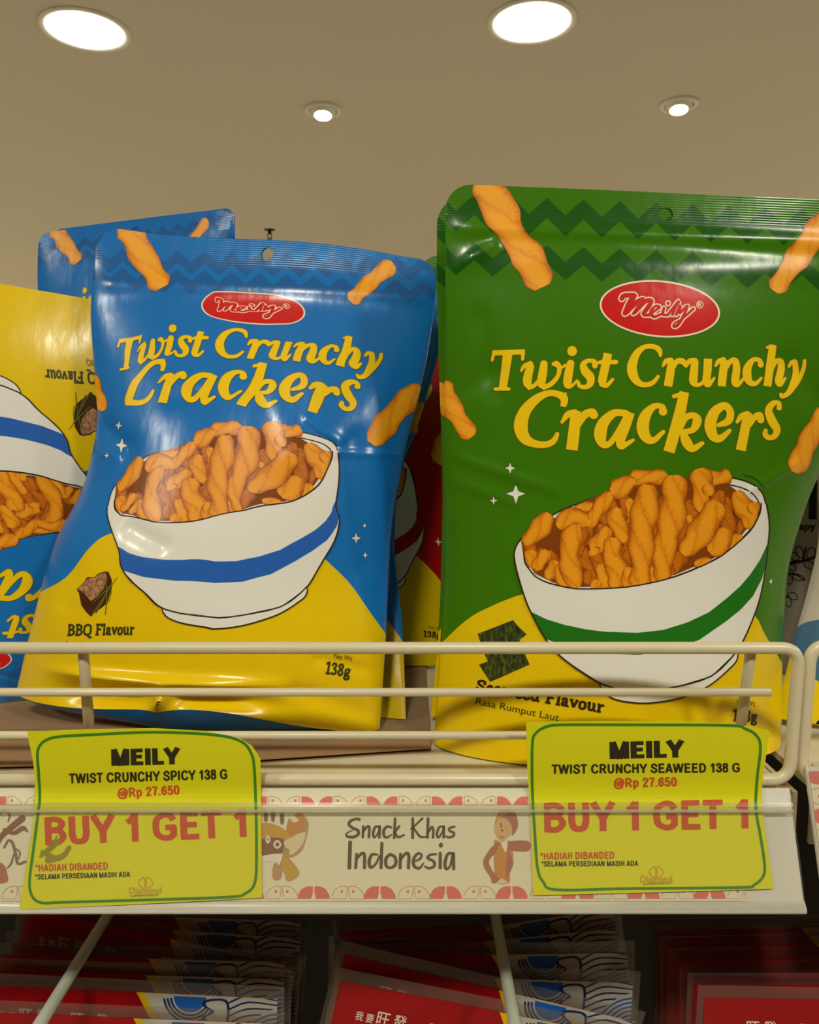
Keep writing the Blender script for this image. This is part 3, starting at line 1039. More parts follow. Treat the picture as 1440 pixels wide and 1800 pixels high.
class FaceSheet(Sheet):
    """flat sheet on the leaning face at a given lift"""
    def __init__(self, xa, ya, xb, yb, off):
        rows = []
        for v, y in ((1, ya), (0, yb)):
            L = face(xa, y, off); R = face(xb, y, off)
            rows.append((v, xa, y, xb, y, L[1], R[1], 0))
        super().__init__(rows, wrinkle=0)


def items_px(sheet, loops, step, layer, mat, grid=False, warp=None, holes=()):
    V, T = fill(loops, step, holes, grid)
    if warp is not None:
        V = warp(V)
    return (sheet.inv(V), T, layer, mat)


def region_px(sheet, loop, mat):
    """printed area that is part of the film itself: an outline in sheet coordinates"""
    return (sheet.inv(resample(loop, 8)), None, 0, mat)


def text_item(sheet, s, p0, p1, cap, layer, mat, bold=0.0, shear=0.0):
    V, T = place_text(s, p0, p1, cap, bold, shear)
    return (sheet.inv(V), T, layer, mat)


def flat_sheet(name, sheet, outline_px, mat, thick, items, parent=None):
    """paper: a thin solid cut to an outline, with prints as separate decal meshes"""
    V, T = fill([outline_px], 7)
    uv = sheet.inv(V)
    p = sheet.P(uv[:, 0], uv[:, 1]); n = sheet.N(uv[:, 0], uv[:, 1])
    # front + back + rim
    from collections import Counter
    a = p[T[:, 0]]; bad = ((np.cross(p[T[:, 1]] - a, p[T[:, 2]] - a)) * n[T[:, 0]]).sum(1) < 0
    T = T.copy(); T[bad] = T[bad][:, ::-1]
    N_ = len(p)
    cnt = Counter()
    for f in T:
        for i in range(3):
            cnt[(f[i], f[(i + 1) % 3])] += 1
    rim = [(x, y) for (x, y) in cnt if (y, x) not in cnt]
    faces = [tuple(f) for f in T] + [tuple(f[::-1] + N_) for f in T] + [(y, x, x + N_, y + N_) for x, y in rim]
    return mesh_obj(name, np.vstack([p, p - n * thick]), faces, mat, parent)


strip = FaceSheet(-120, 1389, 1312, 1586, .0)
strip_t = thing('printed_shelf_strip', 'cream paper strip with red leaf border and brown handwriting, inside the price rail', 'shelf strip', (0, float(B_[1]), float(B_[2])))
flat_sheet('paper', strip, [(-119, 1392), (1311, 1392), (1311, 1584), (-119, 1584)], m_paper, .00015, [], strip_t)
items = []
LEAF_T = lambda x: [(x, 1400), (x + 10, 1400), (x + 18, 1404), (x + 24, 1412), (x + 25, 1415), (x, 1415)]
LEAF_TM = lambda x: [(x + 25, 1400), (x + 15, 1400), (x + 7, 1404), (x + 1, 1412), (x, 1415), (x + 25, 1415)]
LEAF_BL = lambda x: [(x + 27, 1558), (x + 16, 1558), (x + 7, 1563), (x + 1, 1573), (x, 1580), (x + 24, 1580), (x + 27, 1570)]
LEAF_BR = lambda x: [(x, 1558), (x + 11, 1558), (x + 20, 1563), (x + 26, 1573), (x + 27, 1580), (x + 3, 1580), (x, 1570)]


def ring_of(loop, wd):
    L = np.array(loop, float)
    L = np.vstack([L, L[:1]])
    return stroke([(x, y, wd) for x, y in L], 'f', 1)


for k in range(-6, 8):
    x = 530 + 114.6 * k
    if x > 1290:
        continue
    items.append(items_px(strip, [LEAF_T(x), LEAF_TM(x + 29)], 20, 1, m_red))
    items.append(items_px(strip, [ring_of(LEAF_T(x + 57), 1.3), ring_of(LEAF_TM(x + 86), 1.3)], 20, 1, m_out))
    items.append(items_px(strip, [ellipse(x + 64, 1407, 2.3, 2.3, n=12), ellipse(x + 104, 1407, 2.3, 2.3, n=12)], 20, 1.5, m_red))
decal('leaf_border', strip, items, strip_t)
items = []
for k in range(-6, 8):
    x = 523 + 116 * k
    if x > 1252:
        continue
    items.append(items_px(strip, [LEAF_BL(x), LEAF_BR(x + 30)], 20, 1, m_red))
    items.append(items_px(strip, [ring_of(LEAF_BL(x + 60), 1.3), ring_of(LEAF_BR(x + 90), 1.3)], 20, 1, m_out))
    items.append(items_px(strip, [ellipse(x + 78, 1567, 2.5, 2.5, n=12), ellipse(x + 98, 1567, 2.5, 2.5, n=12)], 20, 1.5, m_red))
decal('leaf_border', strip, items, strip_t)
hw = '''r 262,128,34 225,122,30 165,145,32 148,185,32 190,222,32 245,248,34 250,290,34 195,322,34 125,312,28 125,280,20 190,245,12;
 r 305,205,30 300,322,30 ; r 303,265,22 345,210,30 372,215,30 366,322,32;
 r 478,205,22 435,215,30 412,290,30 430,325,26 470,270,20 485,205,26; r 487,205,28 482,325,30;
 r 610,215,26 570,205,28 530,250,34 535,310,32 570,325,28 615,295,16;
 r 655,118,30 645,330,32; r 700,205,28 650,270,26; r 652,270,26 690,322,28 755,298,22;
 r 850,118,32 848,330,34; r 955,118,28 830,235,20; r 865,230,24 930,315,28 1000,320,20;
 r 1018,118,32 1012,325,32; r 1015,280,22 1055,215,30 1075,240,30 1072,325,30;
 r 1185,205,22 1140,215,28 1115,290,30 1135,325,26 1175,265,20 1190,210,26; r 1193,205,28 1190,325,30;
 r 1312,208,22 1260,220,28 1250,250,26 1300,275,28 1295,310,28 1240,325,26 1215,310,18;
 r 160,380,42 152,660,42;
 r 232,510,32 222,660,34; r 228,570,24 285,505,34 318,520,36 318,660,36;
 r 460,515,24 400,515,34 370,590,38 385,655,34 440,620,28 485,530,24; r 510,390,36 500,660,36;
 r 600,510,34 555,560,38 560,640,36 610,660,32 660,620,38 655,545,36 600,510,32;
 r 715,510,34 710,660,38; r 715,570,24 770,505,34 805,520,36 802,660,38;
 r 870,590,20 930,560,28 945,515,28 900,505,30 858,570,36 865,640,36 920,665,30 970,610,18;
 r 1105,510,26 1050,515,30 1010,550,30 1080,590,34 1085,640,32 1030,665,30 985,645,22;
 r 1152,500,36 1152,660,38; r 1160,405,44 1158,415,46;
 r 1290,500,26 1235,510,34 1205,600,38 1215,670,34 1260,640,26 1290,510,28; r 1298,505,36 1300,670,36'''
items = [items_px(strip, [l], 8, 1, m_brown) for l in parse(hw, 590, 1420, 6.26)]
decal('handwritten_lettering', strip, items, strip_t)
# the three faded folk illustrations
ST = {k: pmat('strip_ink_' + k, c, .6) for k, c in dict(tan=(190, 150, 104), gold=(204, 160, 62), orange=(204, 140, 70), dark=(140, 98, 72), pale=(226, 208, 170), rose=(178, 112, 88), skin=(212, 176, 122), green=(150, 160, 90), white=(236, 226, 206), grey=(130, 112, 92)).items()}
z = lambda s: [(450 + x / 7.2, 1390 + y / 7.2) for x, y in s]
it = []
q = lambda pts, m, l: it.append(items_px(strip, [catmull(z(pts), 4, True)], 12, l, ST[m]))
q([(60, 620), (300, 760), (360, 840), (470, 840), (580, 760), (640, 600), (668, 440), (640, 350), (590, 330), (480, 480), (300, 520)], 'tan', 1)
q([(480, 560), (560, 540), (625, 520), (610, 640), (520, 760), (430, 810), (440, 700)], 'pale', 1.4)
q([(385, 480), (420, 350), (470, 400), (500, 400), (540, 370), (490, 310), (520, 285), (590, 290), (612, 370), (600, 480), (500, 560), (400, 570)], 'orange', 1.8)
q([(60, 430), (180, 410), (350, 480), (430, 580), (300, 620), (60, 640)], 'gold', 2.0)
q([(60, 620), (330, 600), (350, 720), (300, 800), (60, 830)], 'dark', 2.4)
for x, y0 in ((125, 250), (215, 250), (330, 285)):
    q([(x - 25, y0 + 20), (x, y0), (x + 27, y0 + 20), (x + 20, y0 + 130), (x - 18, y0 + 130)], 'dark', 1.6)
q([(150, 560), (185, 620), (150, 670), (120, 620)], 'white', 2.8); q([(150, 590), (165, 615), (150, 635), (136, 615)], 'green', 3.1)
q([(220, 680), (270, 620), (325, 680), (270, 735)], 'white', 2.8); q([(245, 680), (270, 650), (300, 680), (270, 708)], 'dark', 3.1)
q([(360, 640), (460, 590), (480, 690), (440, 750), (370, 700)], 'pale', 2.8)
q([(60, 830), (320, 800), (290, 940), (240, 890), (60, 890)], 'white', 2.8)
q([(225, 930), (325, 930), (320, 1110), (215, 1115)], 'tan', 1.6)
q([(300, 870), (390, 830), (548, 1020), (500, 1110), (400, 1145), (360, 1050)], 'tan', 1.7)
q([(320, 880), (385, 850), (525, 1020), (480, 1090), (410, 1120), (375, 1050)], 'gold', 2.0)
decal('mask_illustration', strip, it, strip_t)
it = []
z = lambda s: [(820 + x / 9, 1400 + y / 9) for x, y in s]
q([(440, 700), (560, 740), (700, 720), (745, 1040), (690, 1200), (670, 1370), (470, 1360), (440, 1150)], 'orange', 1.4)
q([(530, 720), (400, 800), (290, 960), (262, 1050), (300, 1160), (390, 1300), (400, 1365), (480, 1368), (520, 1300), (430, 1200), (360, 1060), (390, 960), (450, 900)], 'rose', 1.6)
q([(640, 720), (980, 705), (985, 860), (720, 860), (640, 830)], 'rose', 1.6)
q([(650, 850), (740, 1050), (690, 1200), (620, 1320), (640, 1000)], 'rose', 1.5)
q([(550, 740), (650, 720), (620, 880)], 'white', 1.9)
q([(450, 430), (540, 330), (680, 380), (720, 560), (620, 680), (560, 720), (480, 640), (440, 520)], 'skin', 1.8)
q([(455, 430), (480, 320), (560, 225), (740, 225), (815, 380), (800, 520), (720, 620), (720, 480), (640, 360), (540, 340)], 'rose', 2.1)
q([(480, 340), (580, 240), (640, 260), (540, 330), (470, 420)], 'gold', 2.4)
for a in ([(540, 420), (560, 420), (560, 490), (540, 490)], [(545, 530), (580, 520), (575, 555), (555, 550)], [(510, 610), (560, 640), (600, 620), (560, 660)]):
    q(a, 'dark', 2.6)
q([(500, 1340), (560, 1300), (620, 1330), (640, 1370), (490, 1370)], 'pale', 2.2)
decal('figure_illustration', strip, it, strip_t)
it = []
z = lambda s: [(x / 8.18, 1380 + y / 8.18) for x, y in s]
for sx in parse('r -60,520,40 0,410,36 70,380,34 140,430,30 120,520,24; r -80,900,90 20,740,80 130,640,90 320,480,100; r 60,640,40 200,690,60 330,620,70 400,670,20; r 60,900,30 120,800,36 180,830,40 230,1000,44 260,1130,40 370,1100,36; r 200,1000,24 160,1130,30 110,1190,22; r 240,920,20 290,970,24 270,1060,16'):
    L = [(x / 8.18, 1380 + y / 8.18) for x, y in sx]
    it.append(items_px(strip, [L], 10, 1.5 + .1 * len(it), ST['grey' if len(it) in (0, 3, 4, 5) else 'dark']))
q([(-60, 1110), (60, 1150), (100, 1250), (110, 1390), (-60, 1390)], 'rose', 1.4)
decal('puppet_illustration', strip, it, strip_t)

# neighbouring rail at the right edge
t = thing('price_channel', 'second price rail with red leaf pattern, cut off by the right picture edge', 'price rail', (.25, .29, SHELF_Z - .04))
xa = float(face(1421, 1420)[0]); dz = .0085
sh = lambda q: (q[0] - .0, q[1] + dz)
g = Geo(); g.extrude_x([sh(fp(-.001, -.0004)), sh(fp(FACE_L, -.0004)), sh(fp(FACE_L, -.0022)), sh(fp(-.001, -.0022))], xa, .8); g.build('back_plate', m_chan, t)
g = Geo(); g.extrude_x([sh(fp(-.003, .001)), sh(fp(-.003, .0016)), sh(fp(FACE_L, .0016)), sh(fp(FACE_L, .001))], xa, .8); g.build('clear_cover', m_clear, t)


class ShiftSheet(Sheet):
    def __init__(self, x0, x1, s0, s1, off, dz):
        self.q = (x0, x1, s0, s1, off, dz)

    def P(self, u, v, side=1):
        x0, x1, s0, s1, off, dz = self.q
        u = np.asarray(u, float); v = np.asarray(v, float)
        x = x0 + (x1 - x0) * (u + 1) / 2; s = s1 + (s0 - s1) * v
        q_ = A_[1:] - fa * s[:, None] + fn * off
        return np.stack([x, q_[:, 0], q_[:, 1] + dz], 1)

    def N(self, u, v, side=1):
        return np.tile(np.array([0, fn[0], fn[1]]), (len(np.asarray(u)), 1))


nb = ShiftSheet(xa + .0005, xa + .09, .0008, FACE_L - .004, .0002, dz)
t2 = thing('printed_shelf_strip', 'cream paper strip with red leaf shapes and dotted circles, at the right picture edge', 'shelf strip', (.2, .29, SHELF_Z - .04))
base = np.array([(-.999, .001), (.999, .001), (.999, .999), (-.999, .999)])
decal('paper', nb, [(base, np.array([(0, 1, 2), (0, 2, 3)]), 0, m_paper)], t2)
it = []
for k, y in enumerate(np.linspace(.95, .03, 6)):
    for j, x in enumerate(np.linspace(-.93, .9, 7)):
        if (k + j) % 2 == 0:
            V, T = fill([ellipse(x, y, .10, .075, 0, 20)], 1, grid=False); it.append((V, T, 1, m_red))
        else:
            V, T = fill([ellipse(x, y, .11, .08, 0, 20)], 1, [ellipse(x, y, .10, .072, 0, 20)], grid=False); it.append((V, T, 1, m_out))
            V, T = fill([ellipse(x, y, .022, .016, 0, 10)], 1, grid=False); it.append((V, T, 1.2, m_red))
decal('leaf_pattern', nb, it, t2)

# ------------------------------------------------------------------ wire fence on the shelf edge
FY = .2965


def fence(x_left, x_right, zoff, label, posts, mid_right, y3_right, left_open=False, r1=.0024, dy=0.0):
    pts = {k: at(720, y, FY) for k, y in dict(a=1139, b=1219, c=1295, d=1372).items()}
    Z = {k: float(p[2]) + zoff for k, p in pts.items()}
    t = thing('wire_fence', label, 'wire fence', ((x_left + x_right) / 2, FY, SHELF_Z))
    g = Geo()
    yb = FY + dy
    slant = .0008
    if left_open:
        path = fillet([(x_right, yb, Z['d']), (x_left - slant, yb, Z['d']), (x_left, yb, Z['a']), (x_right, yb, Z['a'])], .0075)
    else:
        path = fillet([(x_left, yb, Z['a']), (x_right, yb, Z['a']), (x_right - .0012, yb, Z['d'] + .0005), (x_left, yb, Z['d'] + .0005)], .0075)
    g.tube(path, r1, 18); g.build('rim_wire', m_wire, t, True)
    if mid_right is not None:
        g = Geo(); g.tube([(x_left, yb + .0015, Z['b']), (mid_right, yb + .0015, Z['b'])], .0017, 14); g.build('crossbar', m_wire, t, True)
        g = Geo(); g.tube([(x_left, yb + .0015, Z['c']), (y3_right, yb + .0015, Z['c'])], .0017, 14); g.build('crossbar', m_wire, t, True)
    for (xa_, xb_) in posts:
        g = Geo(); g.tube([(xa_, yb + .0028, Z['a'] - .001), (xa_ * .9 + xb_ * .1, yb + .004, Z['a'] - .006), (xb_, yb + .014, SHELF_Z + .0034)], .0022, 14)
        g.build('support_post', m_wire, t, True)
    return t


post = [(float(at(141, 1150, FY)[0]), float(at(152, 1290, FY + .01)[0])), (float(at(1326, 1150, FY)[0]), float(at(1304, 1280, FY + .01)[0]))]
xr = float(at(1403, 1180, FY)[0])
fence(-.50, xr, 0.0, 'cream wire fence along the shelf front, standing before the pouches', post, float(at(1357, 1219, FY)[0]), float(at(1340, 1295, FY)[0]))
fence(xr + .0050, .62, .0009, 'end of the next cream wire fence at the right picture edge', [], None, None, True, dy=.001)

# ------------------------------------------------------------------ cardboard under the pouches
m_card = pmat('corrugated_card', (150, 118, 86), .8, var=.12, var_scale=18)


def card(label, px, z0, th):
    t = thing('cardboard_sheet', label, 'cardboard', (-.1, .45, z0))
    E = [at_z(x, y, z0 + th) for x, y in px]
    for name, a, b, back_off, m in (('liner', z0, z0 + .0005, 0, m_card), ('fluting', z0 + .0005, z0 + th - .0005, .0022, m_flute), ('liner', z0 + th - .0005, z0 + th, -.0006, m_card)):
        P = [(e[0], e[1] + back_off) for e in E] + [(E[-1][0], .68), (E[0][0], .68)]
        n = len(P)
        v = [(x, y, a) for x, y in P] + [(x, y, b) for x, y in P]
        f = [tuple(range(n - 1, -1, -1)), tuple(range(n, 2 * n))] + [(i, (i + 1) % n, n + (i + 1) % n, n + i) for i in range(n)]
        mesh_obj(name, v, f, m, t)


m_flute = pmat('card_fluting', (96, 72, 50), .9, var=.3, var_scale=300)
card('brown cardboard sheet lying on the shelf under the blue pouches', [(-260, 1352), (455, 1333), (758, 1313)], SHELF_Z, .0025)

# ================================================================== pouches
BLUE = film('film_blue', (24, 116, 198)); BLUE_D = film('film_blue_dark', (34, 98, 168)); NAVY = film('film_navy', (38, 62, 120))
STRIPE_B = film('print_stripe_blue', (44, 100, 190))
GREEN = film('film_green', (62, 120, 4)); GREEN_D = film('film_green_dark', (28, 88, 16)); STRIPE_G = film('print_stripe_green', (30, 116, 24))
RED = film('film_red', (176, 22, 24)); RED_D = film('film_red_dark', (130, 14, 18))
YEL = film('film_yellow', (238, 200, 10)); TITLE = film('print_title_yellow', (250, 206, 22)); TITLE_E = film('print_title_edge', (120, 96, 30))
LOGO = film('print_logo_red', (214, 28, 26)); WHITE = film('print_white', (236, 232, 226)); INK = film('print_ink', (52, 36, 24))
CREAM = film('print_cream', (250, 232, 210)); GREYT = film('print_dark_text', (64, 66, 30)); SHADOWG = film('print_heap_gap', (136, 68, 12))
CR = cracker_mat('print_cracker', (246, 160, 26), (222, 126, 6), (136, 62, 2))
CRD = cracker_mat('print_cracker_deep', (206, 112, 10), (176, 88, 4), (104, 44, 2))
CRF = cracker_mat('print_cracker_bright', (252, 172, 34), (240, 146, 14), (180, 90, 6))
SPECK_MEAT = speckle_mat('print_meat', [(96, 58, 36), (176, 122, 84), (214, 168, 128)], 60)
MEATD = film('print_meat_dark', (74, 42, 20)); HERB = film('print_herb', (110, 118, 40))
NORI = speckle_mat('print_seaweed', [(30, 34, 12), (56, 66, 22), (110, 128, 30)], 55)

# ---- the printed design, traced once (front view of the green pouch), then carried over to the blue one
T3 = '''f 75,147,44 350,137,42 ; r 88,150,28 74,208,24 ; r 333,150,30 330,200,26 ; f 205,150,80 185,300,72 163,452,66 ; r 100,452,28 215,450,28;
r 318,298,18 345,258,36 395,240,50 ; b 402,245,60 375,340,72 372,400,72 390,432,44 ; r 385,440,36 430,420,34 470,370,22 ; r 510,240,62 500,320,72 488,400,70 512,432,46 ; r 510,438,40 575,405,40 628,340,36 640,270,40 615,240,52 592,240,34 ; r 640,285,20 690,250,24;
r 735,235,62 718,320,72 708,400,70 720,428,42 755,415,26 790,378,18; r 748,128,80 748,134,80;
r 940,255,46 935,222,42 885,212,34 842,245,52 858,300,72 900,350,72 900,405,56 860,435,38 812,425,34 800,395,28; r 955,235,24 1010,215,28;
f 1050,150,72 1030,250,72 1005,360,72 1000,400,66; r 1004,405,60 1040,420,38 1090,370,26; r 985,225,34 1118,223,38'''
T4 = '''b 150,180,20 140,125,44 95,95,42 20,95,40 -50,150,60 -90,250,80 -85,320,82 -50,385,62 10,415,44 80,400,40 130,345,28;
r 168,258,18 195,218,42 235,210,50; f 245,205,60 230,320,72 212,428,72; r 250,290,26 285,222,44 330,215,50 365,250,40;
r 370,240,34 400,215,46 440,215,54 ; b 440,215,60 430,320,70 428,385,70 455,415,40 500,400,30 540,330,26; f 550,195,70 545,300,70 ; r 545,300,68 536,385,64 555,415,42 602,358,22;
r 612,255,20 640,218,42 680,208,52; f 690,205,60 675,320,70 665,428,68; r 695,300,24 735,222,42 780,215,54 790,290,64 778,385,66 800,415,40 850,362,24;
r 995,245,50 982,208,38 930,205,40 885,270,68 880,340,74 905,395,54 955,402,38 1000,358,22;
r 1048,100,20 1095,90,30; f 1097,78,62 1075,240,68 1050,428,66; r 1085,300,24 1120,222,40 1162,220,54 1165,290,62 1145,380,62 1160,412,40 1202,360,20;
r 1232,262,20 1255,225,34 1282,222,46; r 1285,225,46 1290,320,54 1270,400,56 1230,480,46 1175,515,32 1165,495,28; r 1365,212,30 1355,280,34 1310,380,40 1240,470,48'''
K3 = '''b 672,600,46 680,530,66 620,492,54 540,488,54 440,540,74 350,640,98 315,760,116 345,860,96 420,908,66 520,920,54 590,890,50 622,832,36; f 690,480,20 700,580,16;
r 662,730,26 710,668,54 770,655,66; f 780,635,80 765,800,95 745,965,98; r 800,760,40 850,672,66 915,645,62 930,668,74;
r 1200,655,54 1100,655,64 1010,740,94 985,840,104 1010,915,66 1070,905,50 1140,800,44 1200,690,44; b 1245,650,64 1200,760,80 1155,870,84 ; r 1155,880,80 1160,930,64 1205,915,44 1262,882,28'''
K4 = '''r 170,640,72 160,598,48 90,600,54 20,680,92 0,780,104 30,860,84 90,883,54 172,812,34;
r 262,512,34 330,495,40; f 350,475,82 300,700,95 220,982,95; r 310,800,40 360,695,54 430,675,54 458,720,78 420,795,54 330,812,40; r 340,820,56 370,900,84 420,952,62 502,908,34;
r 640,755,36 720,720,64 738,645,62 690,592,62 610,640,84 570,740,100 590,840,84 650,868,62 732,802,34;
r 795,728,28 830,682,48 880,665,58; f 885,650,74 860,800,80 825,968,85; r 900,760,34 940,692,52 985,672,56 995,712,58;
r 1150,610,44 1148,568,34 1100,572,48 1060,630,62 1090,720,74 1130,790,64 1110,848,48 1060,860,44 1032,832,46 1036,800,32'''
TITLE_LOOPS = [parse(T3, 850, 590, 4.8), parse(T4, 1130, 590, 4.8), parse(K3, 850, 590, 4.8), parse(K4, 1130, 590, 4.8)]
TITLE_EDGE = [parse(T3, 850, 590, 4.8, 12), parse(T4, 1130, 590, 4.8, 12), parse(K3, 850, 590, 4.8, 12), parse(K4, 1130, 590, 4.8, 12)]
LOGO_S = '''r 318,270,66 345,240,66 440,235,64 ; r 450,240,70 400,320,76 350,425,66 ; r 370,425,50 450,330,70 545,275,58 500,355,64 440,430,46 ; r 460,420,44 560,305,62 632,295,58 590,370,64 545,435,52 600,448,44;
r 600,445,48 665,400,40 715,360,46 670,352,40 625,410,52 655,462,48 735,435,40 ; r 762,370,44 750,435,46 800,445,40 ; r 806,318,50 806,322,50 ; r 800,445,44 870,360,46 920,300,50 890,360,36 850,440,46;
r 890,440,44 935,345,48 925,425,44 1010,345,44 960,470,46 905,550,50 865,565,42 875,530,34 960,480,36 1072,378,44'''
LOGO_OUT = parse(LOGO_S, 1040, 480, 6, 12)
LOGO_IN = parse(LOGO_S, 1040, 480, 6, -14)
REG_RING = [stroke([(x, y, 1.3) for x, y in np.vstack([e, e[:2]])], 'f', 1) for e in [ellipse(1040 + 1140 / 6, 480 + 335 / 6, 5.6, 6, 0, 20)]] + parse('r 1128,352,8 1128,318,8 1146,322,7 1144,334,7 1128,336,7 ; r 1136,337,7 1150,352,7', 1040, 480, 6)
OVAL = ellipse(1160, 543, 637 / 6, 299 / 6, math.radians(5.1), 64)
OVAL_IN = ellipse(1160, 543, 617 / 6, 280 / 6, math.radians(5.1), 64)

BOWL_BACK = [(904, 977), (907, 962), (915, 949), (935, 929), (953, 917), (985, 898), (1020, 884), (1065, 867), (1120, 852), (1200, 842), (1260, 838), (1292, 841), (1320, 850), (1338, 864), (1346, 885), (1350, 910), (1351, 932), (1348, 962),
             (1345, 993), (1337, 1040), (1325, 1080), (1306, 1124), (1291, 1148), (1250, 1187), (1186, 1206), (1121, 1213), (1059, 1202), (992, 1159), (960, 1124), (934, 1077), (921, 1045), (908, 1000)]
RIM_IN = [(921, 973), (923, 989), (931, 1001), (940, 1012), (955, 1021), (973, 1027), (1000, 1033), (1023, 1035), (1070, 1034), (1120, 1029), (1187, 1013), (1253, 985), (1280, 967), (1300, 950), (1318, 932), (1328, 916), (1335, 900), (1335, 888), (1330, 876), (1315, 862), (1287, 853), (1267, 853),
          (1200, 852), (1120, 864), (1060, 882), (1000, 905), (955, 932), (928, 955)]
BODY = [(904, 977), (908, 1000), (921, 1045), (934, 1077), (960, 1124), (992, 1159), (1059, 1202), (1121, 1213), (1186, 1206), (1250, 1187), (1291, 1148), (1306, 1124), (1325, 1080), (1337, 1040), (1345, 993), (1348, 962), (1351, 932), (1350, 910), (1346, 886),
        (1337, 884), (1335, 900), (1328, 916), (1318, 932), (1300, 950), (1280, 967), (1253, 985), (1187, 1013), (1120, 1029), (1070, 1034), (1023, 1035), (1000, 1033), (973, 1027), (955, 1021), (940, 1012), (931, 1001), (923, 989), (921, 973)]
FOOT = [(1059, 1200), (1059, 1212), (1070, 1222), (1087, 1229), (1115, 1233), (1147, 1233), (1195, 1225), (1238, 1208), (1262, 1192), (1280, 1176), (1292, 1164), (1296, 1152), (1291, 1147), (1250, 1186), (1186, 1205), (1121, 1212)]
STRIPE = [(933, 1075), (960, 1088), (992, 1098), (1030, 1106), (1061, 1110), (1120, 1112), (1165, 1107), (1207, 1094), (1245, 1076), (1278, 1050), (1300, 1030), (1317, 1010), (1334, 985), (1348, 955), (1349, 962), (1345, 993), (1338, 1017),
          (1322, 1048), (1300, 1072), (1275, 1092), (1229, 1124), (1180, 1143), (1121, 1151), (1057, 1148), (1000, 1138), (960, 1123), (945, 1098)]
heap_a = [  # zoom coordinates of (890,800) x6
    [(720, 610, 90), (820, 545, 95), (940, 560, 90)], [(1110, 400, 120), (980, 560, 130), (900, 680, 120), (840, 740, 110)],
    [(1290, 460, 90), (1330, 660, 90)], [(1300, 245, 130), (1500, 230, 130), (1700, 235, 120)],
    [(1100, 390, 150), (1200, 350, 170), (1290, 290, 150), (1360, 280, 130)],
    [(540, 760, 130), (700, 640, 160), (850, 720, 150)],
    [(460, 620, 150), (340, 790, 170), (190, 930, 120)], [(250, 1000, 120), (280, 1180, 120)], [(440, 1010, 120), (300, 1200, 120)],
    [(540, 1120, 120), (430, 1300, 110)], [(590, 1130, 130), (600, 1390, 150)],
    [(745, 740, 150), (690, 880, 190), (660, 1050, 170), (690, 1230, 190), (740, 1400, 150)],
    [(1080, 770, 130), (1000, 890, 140), (910, 1010, 150)], [(900, 990, 140), (940, 1050, 140)],
    [(1000, 1150, 110), (1030, 1400, 130)], [(900, 1400, 100), (980, 1330, 90)],
    [(1190, 560, 150), (1150, 660, 150), (1200, 780, 150), (1230, 920, 130)],
    [(1130, 870, 150), (1110, 1060, 170), (1170, 1230, 180), (1140, 1410, 150)], [(1290, 1180, 100), (1280, 1400, 130)]]
heap_b = [  # zoom coordinates of (1120,800) x6
    [(540, 630, 70), (560, 720, 60)], [(140, 1180, 110), (200, 1330, 110)],
    [(390, 210, 190), (390, 420, 230), (370, 640, 230), (310, 880, 220), (270, 1080, 180), (260, 1320, 180)],
    [(110, 310, 200), (90, 540, 230), (50, 760, 230), (45, 1000, 210), (40, 1200, 180), (10, 1390, 200)],
    [(700, 240, 140), (880, 240, 130), (980, 200, 150)], [(650, 140, 170), (680, 290, 190), (670, 450, 150), (665, 600, 110)], [(740, 300, 110), (760, 430, 100)],
    [(1040, 380, 130), (1100, 520, 170), (1180, 640, 180), (1160, 770, 120)], [(1210, 500, 120), (1240, 620, 100)],
    [(1100, 850, 110), (980, 960, 120), (850, 1060, 100)], [(940, 780, 180), (860, 930, 200), (760, 1030, 140)], [(600, 1150, 80), (770, 1110, 80)],
    [(860, 500, 200), (740, 700, 230), (610, 890, 210), (470, 1040, 170)]]
HEAP = [[(890 + x / 6, 800 + y / 6, wd / 6 * 1.22) for x, y, wd in s] for s in heap_a] + [[(1120 + x / 6, 800 + y / 6, wd / 6 * 1.22) for x, y, wd in s] for s in heap_b]
HEAP_GAP = [(920, 975), (916, 950), (950, 925), (985, 905), (1030, 880), (1070, 862), (1110, 845), (1180, 838), (1240, 840), (1285, 855), (1305, 870), (1325, 885), (1332, 905), (1300, 945), (1253, 982), (1187, 1010), (1120, 1026), (1023, 1032), (973, 1024), (940, 1008)]

SRC = np.array([(865, 617), (870, 686), (1005, 617), (1084, 637), (1103, 648), (1164, 611), (1363, 607), (1345, 678), (1416, 633), (1370, 698), (1265, 678), (904, 744), (944, 786), (997, 692), (1005, 790), (1045, 763), (1117, 725), (1209, 689), (1176, 795), (1238, 744), (1290, 719), (1302, 792), (1374, 711), (1351, 772),
                (982, 763), (962, 688), (919, 707), (1052, 719), (1120, 752), (1237, 779), (1284, 757), (1342, 727), (1054, 535), (1266, 550), (1147, 492), (1185, 594), (897, 823), (907, 868), (868, 880), (904, 977), (921, 973), (1028, 968), (970, 893), (915, 956), (1230, 811), (1287, 825), (1346, 885), (1335, 900), (1187, 973), (1140, 1025), (973, 1027), (933, 1075), (960, 1122), (1090, 1112), (1100, 1151), (1347, 955), (1338, 1017), (1296, 1152), (1147, 1233), (1059, 1202), (1121, 1212)], float)
